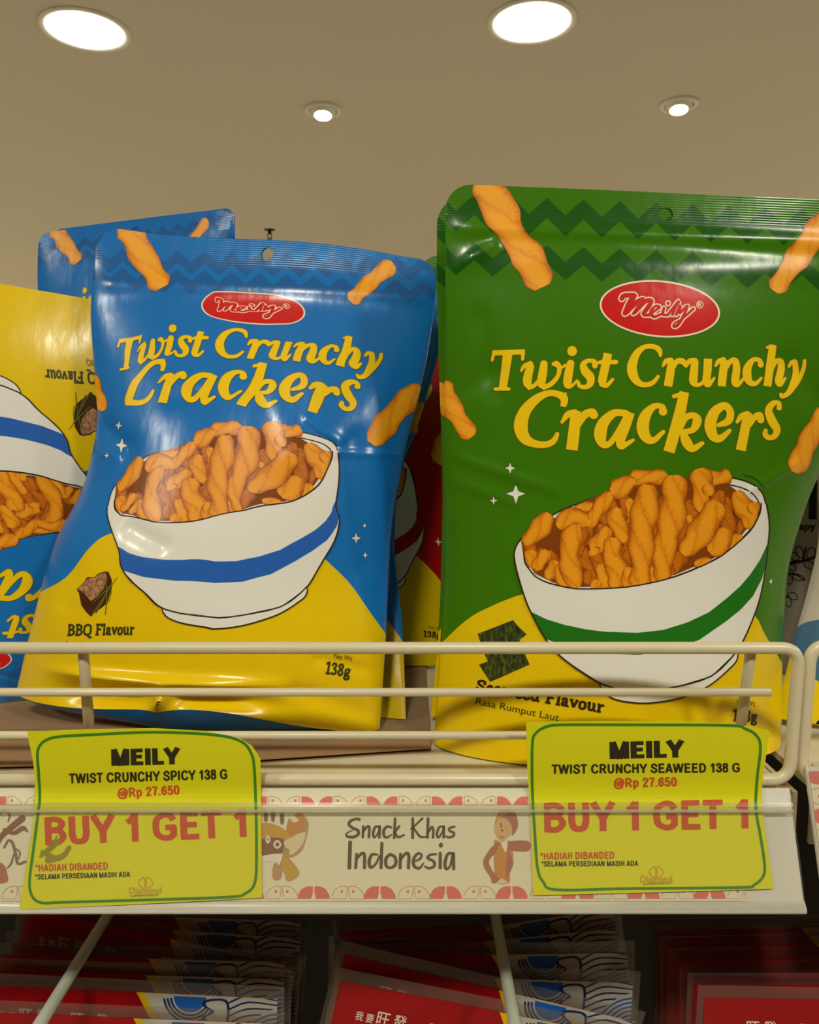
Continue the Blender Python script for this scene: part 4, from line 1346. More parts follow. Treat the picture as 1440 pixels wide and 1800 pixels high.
DST = np.array([(209, 597), (212, 651), (303, 577), (365, 594), (379, 605), (436, 582), (618, 592), (593, 642), (672, 622), (626, 663), (518, 634), (221, 697), (237, 712), (291, 632), (285, 707), (319, 685), (384, 659), (468, 638), (423, 713), (490, 682), (541, 663), (549, 725), (634, 677), (607, 721),
                (271, 687), (273, 634), (236, 662), (330, 653), (384, 680), (487, 705), (532, 692), (597, 683), (354, 535), (537, 551), (410, 512), (467, 572), (209, 748), (214, 783), (188, 801), (190, 893), (202, 880), (287, 855), (252, 795), (203, 858), (478, 731), (533, 748), (594, 793), (582, 810), (428, 862), (400, 902), (237, 909), (208, 961), (218, 1002), (351, 984), (360, 1024), (589, 880), (592, 924), (540, 1039), (379, 1105), (291, 1071), (376, 1084)], float)
to_blue = lambda V: mls(V, SRC, DST)


def zigzag(x0, y0, x1, y1, period, amp, th):
    n = int((x1 - x0) / period * 2) + 1
    top = []; bot = []
    for k in range(n + 1):
        x = x0 + k * period / 2
        y = y0 + (y1 - y0) * (x - x0) / (x1 - x0) + (amp if k % 2 else -amp)
        top.append((x, y - th / 2)); bot.append((x, y + th / 2))
    return top + bot[::-1]


def scale_items(items, fu):
    return [(fu(it[0]),) + tuple(it[1:]) for it in items]


def common_design(sheet, warp, stripe, step=8):
    """emblem, title, bowl: parts shared by both variants; returns {part: items}"""
    d = {}
    d['brand_emblem'] = [items_px(sheet, [OVAL], step, 2, CREAM, True, warp), items_px(sheet, [OVAL_IN], step, 2.6, LOGO, True, warp)]
    em = []
    em.append(items_px(sheet, LOGO_OUT, 6, 3.2, CREAM, False, warp))
    em.append(items_px(sheet, LOGO_IN, 6, 3.8, LOGO, False, warp))
    em.append(items_px(sheet, REG_RING, 6, 3.2, CREAM, False, warp))
    d['emblem_lettering'] = em
    ti = []
    for grp_e, grp in zip(TITLE_EDGE, TITLE_LOOPS):
        ti.append(items_px(sheet, grp_e, 9, 1.6, TITLE_E, True, warp))
        ti.append(items_px(sheet, grp, 9, 2.3, TITLE, True, warp))
    d['title_lettering'] = ti
    b = [items_px(sheet, [catmull(BOWL_BACK, 3, True)], step, 2.0, WHITE, True, warp),
         items_px(sheet, [ring_of(catmull(BOWL_BACK, 3, True), 2.6)], 10, 2.4, INK, False, warp),
         items_px(sheet, [ring_of(catmull(RIM_IN, 3, True), 2.4)], 10, 2.4, INK, False, warp),
         items_px(sheet, [catmull(FOOT, 3, True)], step, 7.4, WHITE, True, warp),
         items_px(sheet, [ring_of(catmull(FOOT, 3, True), 2.4)], 10, 7.8, INK, False, warp),
         items_px(sheet, [np.array(BODY)], step, 8.2, WHITE, True, warp),
         items_px(sheet, [np.array(STRIPE)], step, 8.7, stripe, True, warp),
         items_px(sheet, [stroke([(x, y, 2.6) for x, y in BODY[:19]], 'r', 3), stroke([(x, y, 2.4) for x, y in BODY[19:]], 'r', 3)], 10, 9.2, INK, False, warp)]
    d['bowl_picture'] = b
    h = [items_px(sheet, [np.array(HEAP_GAP)], step, 2.9, SHADOWG, True, warp)]
    rng = random.Random(7)
    k = 0
    while k < 46:
        x, y = rng.uniform(918, 1330), rng.uniform(850, 1030)
        if not winding_inside(np.array([(x, y)]), np.array(HEAP_GAP, float))[0]:
            continue
        a = rng.uniform(-.7, .5); ln = rng.uniform(22, 40)
        sp_ = [(x + ln * math.sin(a) * q_, y + ln * math.cos(a) * q_, 26) for q_ in (-1, 0, 1)]
        V, T, U = cracker(sp_, 500 + k, 4, 8)
        inside = winding_inside(V, catmull(RIM_IN, 3, True) if False else np.array(HEAP_GAP, float))
        V = V if warp is None else warp(V)
        h.append((sheet.inv(V), T[inside[T].all(1)], 2.95 + .003 * k, CRD, U))
        k += 1
    for i, s in enumerate(HEAP):
        V, T, U = cracker(s, 100 + i)
        if warp is not None:
            V = warp(V)
        h.append((sheet.inv(V), T, 3.1 + .125 * i, CR, U))
    d['cracker_heap'] = h
    return d


def cr_item(sheet, s, seed, mat=None, layer=2.2):
    V, T, U = cracker(s, seed, step=5)
    return [(sheet.inv(V), T, layer, mat or CRF, U)]


PARTS = [('brand_emblem', 'red oval emblem with a cream rim'), ('title_lettering', 'yellow title lettering'), ('bowl_picture', 'picture of a striped white bowl'),
         ('cracker_picture0', None), ('cracker_picture1', None), ('cracker_picture2', None), ('cracker_picture3', None),
         ('flavour_picture', None), ('flavour_lettering', 'dark serif flavour lettering'), ('weight_lettering', 'dark weight lettering')]


def make_pouch(label, cat, sheet, base_mat, gus, pattern, design, hole=None, base=None, group=None, r=.012, fine=.0019, gusset=True, floor=None):
    floor = CARD_Z + .0004 if floor is None else floor
    sheet.stand_on(floor)
    b = sheet.P(np.array([0.]), np.array([0.0]))[0]
    t = thing('snack_pouch', label, cat, (float(b[0]), float(b[1]) + .01, float(min(sheet.P(np.array([-.99, .99]), np.array([0., 0.]))[:, 2]))), group)
    W, H = sheet.W / 2, sheet.H
    # outline with rounded corners
    a = [(-W, 0), (W, 0)]
    for k in range(9):
        th = k / 8 * math.pi / 2
        a.append((W - r + r * math.cos(th), H - r + r * math.sin(th)))
    for k in range(9):
        th = math.pi / 2 + k / 8 * math.pi / 2
        a.append((-W + r + r * math.cos(th), H - r + r * math.sin(th)))
    hl = []
    if hole is not None:
        hl = [ellipse(hole[0] * W, hole[1] * H, .0031, .0031, 0, 20)]
    regs = [it for it in pattern if it[1] is None]
    V, T, rg = fill_regions(np.array(a), fine, hl, [it[0] * [W, H] for it in regs])
    uv = V / [W, H]
    uv[:, 0] = np.clip(uv[:, 0], -.9999, .9999); uv[:, 1] = np.clip(uv[:, 1], 1e-4, .9999)
    its = [(uv, T[rg == i], -1.0, m_) for i, m_ in enumerate([base_mat] + [it[3] for it in regs])]
    decal('front_panel', sheet, its + [it for it in pattern if it[1] is not None], t)
    V, T = fill([np.array(a)], .008, hl)
    uv = V / [W, H]
    uv[:, 0] = np.clip(uv[:, 0], -.9999, .9999); uv[:, 1] = np.clip(uv[:, 1], 1e-4, .9999)
    p = sheet.P(uv[:, 0], uv[:, 1], -1); n = sheet.N(uv[:, 0], uv[:, 1], -1)
    q = p[T[:, 0]]; bad = (np.cross(p[T[:, 1]] - q, p[T[:, 2]] - q) * n[T[:, 0]]).sum(1) < 0
    T = T.copy(); T[bad] = T[bad][:, ::-1]
    mesh_obj('back_panel', p + n * 1e-5, T, base_mat, t, True, uvs=uv)
    if gusset:
        us = np.linspace(-.999, .999, 33); K = 8
        fr = sheet.P(us, np.full(33, 1e-4)); bk = sheet.P(us, np.full(33, 1e-4), -1)
        vs = []; fs = []; mi = []
        for k in range(K + 1):
            tt = k / K
            m_ = fr * (1 - tt) + bk * tt
            drop = np.maximum(fr[:, 2] - (sheet.floor + .0008), 0) * .8 * (1 - us ** 2)
            m_[:, 2] -= drop * math.sin(math.pi * min(1, tt * 1.1)) ** .8
            vs.append(m_)
        for k in range(K):
            for i in range(32):
                fs.append((k * 33 + i, k * 33 + i + 1, (k + 1) * 33 + i + 1, (k + 1) * 33 + i)); mi.append(0 if k < 3 else 1)
        mesh_obj('bottom_gusset', np.vstack(vs), fs, gus, t, True, mi)
    for name, lab in PARTS:
        if name not in design or not design[name]:
            continue
        o = decal(name.rstrip('0123456789'), sheet, design[name], t, label=lab)
        if o is None:
            continue
        if name == 'brand_emblem':
            decal('emblem_lettering', sheet, design['emblem_lettering'], o)
        if name == 'bowl_picture':
            decal('cracker_heap', sheet, design['cracker_heap'], o, label='picture of orange twisted crackers')
    return t


# ---- green pouch (front right)
def g_extra(u, v):
    z_ = .0013 * np.exp(-((v - .922) / .016) ** 2) + .0008 * np.exp(-((v - .865) / .03) ** 2)
    return z_


GS = Sheet([(1.0, 783, 322, 1556, 356, .345, .350, .0006), (.93, 783, 392, 1549, 425, .343, .350, .0022), (.80, 783, 515, 1531, 545, .341, .352, .010), (.62, 782, 690, 1492, 712, .340, .356, .018),
            (.42, 783, 890, 1412, 905, .339, .360, .023), (.30, 781, 1010, 1384, 1015, .3385, .360, .026), (.18, 774, 1130, 1376, 1140, .338, .356, .028), (.05, 766, 1260, 1374, 1280, .338, .350, .029), (0, 763, 1308, 1372, 1325, .338, .338, .027)],
           back=.22, seed=3, wrinkle=.0005, extra=g_extra, prof=.7,
           creases=[(790, 800, 975, 862, .026, .0007), (788, 842, 910, 886, .026, .0006), (1320, 862, 1400, 815, .026, .0007), (800, 690, 860, 655, .06, -.0012), (1390, 640, 1440, 700, .07, -.0016), (800, 470, 870, 430, .03, .001), (845, 560, 870, 690, .05, -.0008)])
gd = common_design(GS, None, STRIPE_G)
gd['cracker_picture0'] = cr_item(GS, [(846, 316, 62), (866, 345, 62), (883, 378, 58), (905, 420, 50), (930, 455, 54), (954, 505, 60)], 11)
gd['cracker_picture1'] = cr_item(GS, [(1478, 372, 50), (1446, 400, 48), (1412, 440, 44), (1384, 478, 36), (1361, 512, 32)], 12)
gd['cracker_picture2'] = cr_item(GS, [(776, 672, 36), (793, 712, 34), (813, 745, 32), (830, 768, 30)], 13)
gd['cracker_picture3'] = cr_item(GS, [(1452, 720, 30), (1430, 755, 30), (1412, 795, 38), (1396, 830, 30)], 14)
gd['flavour_picture'] = [items_px(GS, [[(840, 1114), (902, 1090), (912, 1102), (926, 1115), (914, 1124), (918, 1150), (862, 1172), (850, 1145)]], 12, 1.6, NORI, True),
                         items_px(GS, [[(842, 1168), (920, 1142), (931, 1168), (862, 1198)]], 12, 2.2, NORI, True)]
gd['flavour_lettering'] = [items_px(GS, serif_text('Seaweed Flavour', (836, 1214), (1061, 1251), 20), 6, 1.8, INK),
                           text_item(GS, 'Rasa Rumput Laut', (836, 1237), (982, 1266), 12, 1.8, GREYT)]
gd['weight_lettering'] = [items_px(GS, serif_text('138g', (1288, 1263), (1331, 1266), 20), 6, 1.8, INK), text_item(GS, 'Net Wt:', (1296, 1236), (1328, 1238), 9, 1.8, GREYT)]
ghole = GS.inv([(1171, 377)])[0]
gh_px = ellipse(1171, 377, 15, 17, 0, 20)
gpat = [region_px(GS, zigzag(770, 372, 1600, 408, 64, 15, 36), GREEN_D), region_px(GS, zigzag(770, 452, 1600, 490, 64, 14, 32), GREEN_D),
        region_px(GS, catmull([(740, 1165), (768, 1138), (820, 1090), (863, 1066), (917, 1045), (980, 1030), (1080, 1022), (1200, 1030), (1290, 1055), (1328, 1083), (1345, 1115), (1372, 1160), (1400, 1215), (1440, 1420), (720, 1420)], 4, True), YEL)]
for (x, y, a, b_) in ((897, 823, 9, 10), (907, 868, 17, 18), (868, 880, 7, 8), (1355, 1022, 3.5, 8)):
    gpat += [items_px(GS, [star(x, y, a + 1.6, b_ + 1.6)], 20, 1.3, INK), items_px(GS, [star(x, y, a, b_)], 20, 1.8, WHITE)]
gpat += [items_px(GS, parse('r 1307,834,1 1328,842,3 1345,858,1'), 20, 1.3, GREEN_D)]
make_pouch('large green snack pouch, front right, with a green-striped bowl and seaweed squares', 'snack pouch', GS, GREEN, [YEL, YEL], gpat, gd, ghole, floor=SHELF_Z + .0004)


# ---- blue pouch (front left)
def b_extra(u, v):
    e = .0011 * np.exp(-((v - .905) / .018) ** 2)
    # the fold above the sagging bottom and the pinched spout in it
    uc = (u + .12)
    e += .0042 * np.exp(-((v - .088) / .014) ** 2) * np.exp(-(uc / .55) ** 4)
    e -= .0085 * np.exp(-((v - .035) / .03) ** 2) * np.exp(-(uc / .55) ** 4)
    e += .0150 * np.exp(-((v - .034) / .032) ** 2) * np.exp(-(np.abs(u + .11) / .07) ** 1.3)
    return e


class BlueSheet(Sheet):
    def P(self, u, v, side=1):
        p = super().P(u, v, side)
        u = np.asarray(u, float); v = np.asarray(v, float)
        if side > 0:
            p[:, 2] += .0085 * np.exp(-((u - .12) / .55) ** 2) * np.exp(-(np.maximum(v, 0) / .06) ** 1.5) * np.clip((1 - np.abs(u)) * 4, 0, 1)
        # gently waved top edge
        p[:, 2] += (.0018 * np.sin(3.3 * u + .6) + .0008) * np.exp(-((1 - v) / .10) ** 2) * np.clip((1 - np.abs(u)) * 3, 0, 1)
        return p


BS = BlueSheet([(1.0, 172, 398, 770, 458, .412, .408, .0008), (.88, 160, 520, 763, 545, .405, .402, .0075), (.70, 167, 672, 738, 690, .395, .390, .018), (.62, 171, 737, 722, 750, .390, .386, .022),
                (.52, 150, 845, 706, 825, .384, .381, .026), (.40, 100, 945, 690, 920, .378, .375, .029), (.30, 78, 1015, 684, 1010, .374, .370, .030), (.15, 52, 1115, 678, 1130, .370, .358, .027), (0, 28, 1218, 668, 1285, .368, .350, .022)],
               back=.12, seed=8, wrinkle=.0005, extra=b_extra, prof=.7,
               creases=[(165, 735, 225, 790, .05, -.002), (150, 790, 215, 800, .02, .0008), (590, 795, 715, 800, .02, .0006), (620, 775, 640, 990, .07, -.0012), (230, 930, 285, 960, .05, -.0014), (300, 700, 340, 690, .05, -.0008), (540, 735, 600, 775, .026, .0006),
                        (470, 690, 500, 800, .10, .0010), (130, 1010, 115, 1060, .07, -.001), (560, 1160, 660, 1180, .03, -.001), (520, 1215, 665, 1262, .05, -.0015)])
bd = common_design(BS, to_blue, STRIPE_B)
bd['cracker_picture0'] = cr_item(BS, [(216, 392, 50), (232, 408, 50), (246, 442, 46), (265, 470, 40), (285, 506, 48)], 21)
bd['cracker_picture1'] = cr_item(BS, [(692, 464, 30), (668, 482, 30), (645, 502, 28), (616, 530, 28)], 22)
bd['cracker_picture2'] = cr_item(BS, [(158, 660, 26), (170, 690, 24), (182, 722, 20)], 23)
bd['cracker_picture3'] = cr_item(BS, [(742, 682, 40), (714, 706, 40), (684, 738, 42), (653, 780, 38)], 24)
Z9 = lambda s: [(100 + x / 9, 980 + y / 9) for x, y in s]
bd['flavour_picture'] = [items_px(BS, [Z9([(315, 505), (420, 400), (480, 310), (590, 315), (660, 250), (770, 220), (820, 230), (870, 350), (870, 480), (800, 720), (700, 800), (600, 870), (540, 935), (470, 870), (390, 760), (350, 560)])], 10, 1.4, MEATD, True),
                         items_px(BS, [Z9([(330, 500), (430, 400), (490, 325), (590, 325), (680, 260), (780, 240), (800, 330), (740, 500), (640, 620), (540, 690), (460, 600), (400, 540)])], 10, 2.0, SPECK_MEAT, True),
                         items_px(BS, parse('r 560,910,14 700,700,16 860,450,12 960,310,8; r 590,700,12 760,540,14 860,430,10; r 770,900,14 790,640,16 780,260,10; r 620,880,12 760,640,12; r 830,700,10 870,520,10', 100, 980, 9), 10, 2.6, HERB)]
bd['flavour_lettering'] = [items_px(BS, serif_text('BBQ Flavour', (118, 1117), (236, 1115), 19, .1), 6, 1.8, GREYT), text_item(BS, 'Rasa BBQ', (116, 1138), (160, 1139), 11, 1.8, GREYT)]
bd['weight_lettering'] = [items_px(BS, serif_text('138g', (571, 1184), (615, 1191), 21), 6, 1.8, GREYT), text_item(BS, 'Net Wt:', (587, 1157), (619, 1162), 9, 1.8, GREYT)]
bhole = BS.inv([(470, 446)])[0]
bh_px = ellipse(470, 446, 14, 12, 0, 20)
bpat = [region_px(BS, zigzag(120, 456, 800, 474, 48, 10, 22), BLUE_D), region_px(BS, zigzag(120, 486, 800, 516, 48, 10, 22), BLUE_D),
        region_px(BS, catmull([(20, 1075), (69, 1042), (117, 1014), (160, 960), (200, 936), (300, 915), (420, 910), (520, 940), (578, 989), (617, 1028), (650, 1075), (683, 1122), (710, 1180), (700, 1330), (0, 1330)], 4, True), YEL)]
for (x, y, a, b_, tl) in ((209, 748, 6.5, 8, .1), (214, 783, 10.5, 14, .1), (188, 801, 4.5, 6, .1), (626, 946, 8.5, 10, 0), (642, 976, 5, 6, 0), (641, 924, 4, 5, 0)):
    bpat += [items_px(BS, [star(x, y, a + 1.4, b_ + 1.4, tl)], 20, 1.3, INK), items_px(BS, [star(x, y, a, b_, tl)], 20, 1.8, WHITE)]
bpat += [items_px(BS, parse('r 556,758,1 580,770,3 597,787,1'), 20, 1.3, BLUE_D)]
make_pouch('bright blue snack pouch, front left, with a blue-striped bowl, leaning to the right', 'snack pouch', BS, BLUE, [BLUE, YEL], bpat, bd, bhole)

# ---- the pouches behind, the same prints on other sheets
def recolor(items, mp):
    return [tuple([it[0], it[1], it[2], mp.get(it[3].name, it[3])] + list(it[4:])) for it in items]


allb = {k: v for k, v in bd.items()}
S2 = Sheet([(1, 188, 446, 766, 486, .462, .434, .0008), (.8, 180, 600, 770, 625, .455, .425, .008), (.68, 185, 695, 736, 742, .450, .416, .010), (.5, 175, 830, 702, 845, .445, .407, .012), (.35, 130, 965, 694, 962, .440, .402, .012), (.2, 95, 1080, 707, 1100, .436, .385, .009), (0, 75, 1190, 714, 1268, .430, .3625, .004)],
           back=.3, seed=21, prof=.7)
make_pouch('blue snack pouch directly behind the front blue one, only its right edge showing', 'snack pouch', S2, BLUE, [YEL, YEL], bpat, allb, bhole, fine=.005)
redmap = {'film_blue': RED, 'film_blue_dark': RED_D, 'print_stripe_blue': RED}
S3 = Sheet([(1, 340, 520, 820, 530, .475, .475, .0006), (.85, 335, 625, 822, 630, .470, .470, .006), (.5, 338, 860, 818, 868, .464, .464, .014), (.2, 335, 1060, 816, 1066, .460, .460, .014), (0, 335, 1168, 816, 1178, .456, .456, .010)], back=.3, seed=31, prof=.7, wrinkle=.0007)
rd = {k: recolor(v, redmap) for k, v in bd.items() if k not in ('flavour_picture', 'flavour_lettering')}
make_pouch('red snack pouch standing in the gap between the blue and the green pouches', 'snack pouch', S3, RED, [YEL, YEL], recolor(bpat, redmap), rd, bhole, fine=.005)
S4 = Sheet([(1, 768, 346, 1500, 374, .372, .374, .0006), (.93, 768, 420, 1496, 443, .371, .374, .002), (.7, 771, 620, 1460, 638, .370, .376, .006), (.4, 778, 890, 1396, 903, .3685, .378, .008), (.2, 772, 1090, 1378, 1098, .3675, .376, .008), (0, 757, 1262, 1366, 1270, .3665, .370, .005)], back=.5, seed=41, prof=.7)
make_pouch('dark green pouch close behind the front green one, its left edge peeping out', 'snack pouch', S4, GREEN, [YEL, YEL], gpat, gd, ghole, fine=.005)
S5 = Sheet([(1, 738, 452, 1330, 395, .53, .53, .0006), (.5, 742, 780, 1320, 740, .525, .525, .008), (0, 740, 1105, 1320, 1080, .52, .52, .006)], back=.4, seed=51)
make_pouch('green pouch farthest back, only a dark corner between the blue and green pouches', 'snack pouch', S5, GREEN, [YEL, YEL], gpat[:2], {}, None, fine=.006)
S6 = Sheet([(1, 68, 410, 410, 368, .60, .60, .0006), (.9, 66, 470, 408, 430, .598, .598, .004), (.5, 74, 735, 402, 700, .594, .594, .012), (0, 70, 1073, 402, 1055, .59, .59, .008)], back=.3, seed=61, prof=.7)
keep = {k: bd[k] for k in ('brand_emblem', 'emblem_lettering', 'title_lettering', 'cracker_picture0', 'cracker_picture1', 'bowl_picture', 'cracker_heap')}
make_pouch('blue pouch farther back at upper left, its header tilted up to the right', 'snack pouch', S6, BLUE, [YEL, YEL], bpat[:3], keep, bhole, fine=.006, r=.009)
S7 = Sheet([(1, 90, 404, 413, 364, .622, .622, .0006), (.9, 88, 468, 413, 426, .62, .62, .003), (.5, 94, 730, 405, 700, .617, .617, .008), (0, 90, 1065, 405, 1048, .615, .615, .006)], back=.3, seed=71, prof=.7)
make_pouch('hindmost blue pouch, a sliver of header right behind the tilted blue one', 'snack pouch', S7, BLUE, [YEL, YEL], bpat[:2], {}, None, fine=.006, r=.009)
# upside-down pouch at the left: its v runs downwards, its u to the left
S8 = Sheet([(0, 292, 548, -298, 448, .436, .425, .0006), (.12, 289, 632, -300, 538, .432, .418, .006), (.35, 280, 795, -303, 715, .426, .406, .010), (.6, 245, 965, -332, 930, .420, .390, .011), (.85, 212, 1128, -356, 1165, .412, .368, .009), (1, 205, 1205, -362, 1290, .408, .350, .001)],
           back=.3, seed=81, prof=.7)
make_pouch('upside-down blue and yellow pouch at the left edge, its bowl printed inverted', 'snack pouch', S8, BLUE, [YEL, YEL], bpat, {k: v for k, v in bd.items() if k != 'weight_lettering'}, bhole, fine=.005, gusset=False)

# ---- packs at the right edge
GREYP = film('film_grey_white', (196, 186, 166), .4); GREYP_SHADED = film('film_grey_shaded', (140, 130, 112), .5); BLK = film('print_black', (20, 16, 14)); SLATE = film('print_slate_blue', (70, 110, 140)); PINK = film('print_pink', (190, 130, 110))  # the duller grey is the grey-white film with shade mixed into its colour
S9 = Sheet([(1, 1352, 640, 1690, 640, .428, .428, .0006), (.6, 1352, 850, 1690, 850, .424, .424, .006), (.2, 1352, 1060, 1690, 1060, .420, .420, .008), (0, 1352, 1180, 1690, 1180, .418, .418, .006)], back=.3, seed=91)
sd = []
for px in ([(1401, 913), (1409, 913), (1437, 800), (1430, 800)], [(1422, 913), (1436, 913), (1437, 760), (1424, 760)]):
    sd.append(items_px(S9, [px], 20, 1, BLK))
sd.append(text_item(S9, 'Crispy', (1377, 931), (1435, 931), 12, 1, BLK, .02))
flo = parse('r 1380,1010,5 1386,992,6 1412,986,5 1438,978,4; r 1412,986,4 1417,962,2; r 1376,1012,3 1395,1008,3 1415,1020,2; r 1374,1042,3 1388,1050,2')
for (cx, cy, a, b_, an) in ((1406, 970, 6, 11, -.3), (1426, 972, 7, 10, .4), (1396, 978, 10, 6, .5), (1391, 996, 10, 6, .6), (1423, 993, 11, 6, .5), (1404, 1015, 11, 5, .2), (1387, 1018, 6, 9, -.3), (1386, 1058, 6, 9, -.2), (1394, 1048, 9, 6, .4)):
    e = ellipse(cx, cy, a, b_, an, 22)
    flo.append(stroke([(x, y, 1.4) for x, y in np.vstack([e, e[:2]])], 'f', 1))
sd.append(items_px(S9, flo, 20, 1, BLK))
make_pouch('grey-white packet in the shade at right, with black letters and blossom line drawings', 'snack packet', S9, GREYP_SHADED, [GREYP_SHADED, GREYP_SHADED], [], {'title_lettering': sd}, None, fine=.006, floor=SHELF_Z + .0004)
S10 = Sheet([(1, 1434, 670, 1640, 660, .386, .386, .0006), (.75, 1437, 820, 1650, 815, .383, .380, .004), (.55, 1439, 950, 1660, 950, .379, .376, .007), (.4, 1422, 1030, 1670, 1035, .376, .372, .008), (.2, 1396, 1125, 1680, 1140, .370, .366, .008), (0, 1362, 1262, 1690, 1290, .3615, .350, .005)], back=.3, seed=101)
pat = [items_px(S10, [catmull([(1380, 1115), (1405, 1100), (1425, 1092), (1460, 1090), (1520, 1110), (1560, 1200), (1500, 1250), (1450, 1230), (1430, 1190), (1395, 1150)], 4, True)], 14, 1, SLATE, True),
       items_px(S10, [[(1330, 1170), (1380, 1135), (1430, 1192), (1480, 1225), (1540, 1260), (1720, 1240), (1720, 1360), (1330, 1360)]], 14, 1.3, YEL, True),
       items_px(S10, [stroke([(x, y, 2) for x, y in np.vstack([ellipse(1420, 1224, 8, 14, 0, 20), ellipse(1420, 1224, 8, 14, 0, 20)[:2]])], 'f', 1)], 20, 1.8, PINK),
       items_px(S10, [ellipse(1418, 1254, 2.6, 3, 0, 10)], 20, 1.8, CREAM)]
sd = [items_px(S10, [stroke([(x, y, 6) for x, y in np.vstack([ellipse(1446, 1281, 11, 14, 0, 24), ellipse(1446, 1281, 11, 14, 0, 24)[:2]])], 'f', 1)], 20, 2, BLK)]
make_pouch('white, blue and yellow packet behind the fence at the right picture edge', 'snack packet', S10, GREYP, [YEL, YEL], pat, {'title_lettering': sd}, None, fine=.005, floor=SHELF_Z + .0004)

# ================================================================== promotion tags
m_tag = pmat('tag_yellow_paper', (224, 218, 8), .55)
m_tag_line = pmat('tag_green_line', (58, 132, 24), .55)
m_tag_black = pmat('tag_black_ink', (44, 36, 16), .55)
m_tag_red = pmat('tag_red_ink', (206, 80, 40), .55)
m_tag_gold = pmat('tag_gold_ink', (206, 150, 40), .55)
m_stain = pmat('tag_stain', (150, 140, 24), .6)


def tag_sheet(rows):
    R_ = []
    for v, lx, ly, rx, ry, y in rows:
        if y is None:
            L = face(lx, ly, .0009); R = face(rx, ry, .0009)
            R_.append((v, lx, ly, rx, ry, L[1], R[1], 0.0))
        else:
            R_.append((v, lx, ly, rx, ry, y, y, 0.0))
    return Sheet(R_, wrinkle=0)


def promo(label, sheet, outline, texts, border, logo, stain=None):
    t = thing('promotion_tag', label, 'price tag', (float(sheet.P(np.array([0.]), np.array([0.]))[0, 0]), float(B_[1]), float(B_[2])))
    flat_sheet('paper', sheet, outline, m_tag, .00012, [], t)
    V, T = fill([stroke([(x, y, 5) for x, y in border], 'f', 5)], 6, grid=False)
    decal('border_line', sheet, [(sheet.inv(V), T, 1, m_tag_line)], t, label='rounded green border line')
    for name, its in texts:
        decal(name, sheet, [items_px(sheet, sans_text(s, a, b, c, bo), 6, 1.6, m, True) for s, a, b, c, m, bo in its], t)
    cx, cy, xa, xb, ya, xc, xd, yb = logo
    half = lambda s: [(cx + s * 1.5, cy - 9), (cx + s * 7, cy - 8), (cx + s * 12, cy - 2), (cx + s * 12, cy + 3), (cx + s * 8, cy + 7), (cx + s * 1.5, cy + 9)]
    it_ = [items_px(sheet, [stroke([(x, y, 1.6) for x, y in half(s) + half(s)[:2]], 'f', 2)], 20, 1.4, m_tag_gold) for s in (-1, 1)]
    it_.append(text_item(sheet, 'Diamond', (xa, ya), (xb, ya - 1), 11, 1.4, m_tag_gold, .02))
    it_.append(text_item(sheet, 'SUPERMARKET', (xc, yb), (xd, yb - 2), 4, 1.4, m_tag_black))
    decal('shop_emblem', sheet, it_, t)
    if stain:
        decal('grease_mark', sheet, [items_px(sheet, stain, 20, 1.8, m_stain)], t)
    return t


TS1 = tag_sheet([(1, 47, 1286, 458, 1274, .2890), (.78, 60, 1355, 459, 1350, .2895), (.67, 61, 1390, 460, 1388, .2900), (.59, 60.5, 1409, 460, 1407, None), (.52, 60, 1428, 460, 1426, None), (.45, 58, 1450, 460, 1446, None), (.3, 49, 1503, 460.5, 1490, None), (.15, 41, 1552, 461, 1534, None), (0, 33, 1600, 461, 1578, None)])
promo('yellow buy-one-get-one tag for the spicy pouch, on the rail at the left', TS1,
      [(48, 1286), (150, 1282), (270, 1280), (360, 1285), (420, 1297), (443, 1311), (458, 1334), (459, 1400), (460, 1500), (460.5, 1578), (250, 1589), (34, 1599), (48, 1500), (59, 1420), (58, 1350)],
      [('product_lettering', [('MEILY', (196, 1346), (318, 1343), 29, m_tag_black, .27), ('TWIST CRUNCHY SPICY 138 G', (122, 1377), (400, 1369), 17, m_tag_black, .17)]),
       ('price_lettering', [('@Rp 27.650', (207, 1402), (316, 1396), 16, m_tag_red, .17)]),
       ('offer_lettering', [('BUY 1 GET 1', (80, 1486), (434, 1471), 49, m_tag_red, .21)]),
       ('small_print', [('*HADIAH DIBANDED', (62, 1532), (190, 1528), 12, m_tag_red, .14), ('*SELAMA PERSEDIAAN MASIH ADA', (62, 1546), (229, 1541), 9, m_tag_black, .18)])],
      [(110, 1294), (88, 1298), (72, 1308), (66, 1325), (68, 1360), (70, 1400), (67, 1430), (58, 1500), (52, 1550), (57, 1576), (74, 1587), (110, 1586), (250, 1582), (400, 1577), (432, 1570), (449, 1548), (451, 1480), (450, 1420), (447, 1350), (442, 1325), (425, 1304), (380, 1292), (270, 1287), (150, 1292), (110, 1294)],
      (256, 1552, 227, 284, 1571, 229, 280, 1577), parse('r 72,1505,6 90,1490,10 105,1478,5; r 85,1512,12 110,1505,10 122,1490,8; r 100,1470,3 92,1488,4; r 75,1498,8 95,1508,10'))
TS2 = tag_sheet([(1, 924, 1267, 1357, 1267, .2890), (.78, 926, 1335, 1346, 1335, .2895), (.62, 930, 1388, 1340, 1386, .2900), (.54, 932, 1408, 1340, 1406, None), (.49, 933, 1424, 1341, 1422, None), (.43, 933.5, 1443, 1344, 1440, None), (.3, 934.5, 1483, 1349, 1477, None), (.15, 936, 1530, 1355, 1520, None), (0, 937, 1575, 1361, 1563, None)])
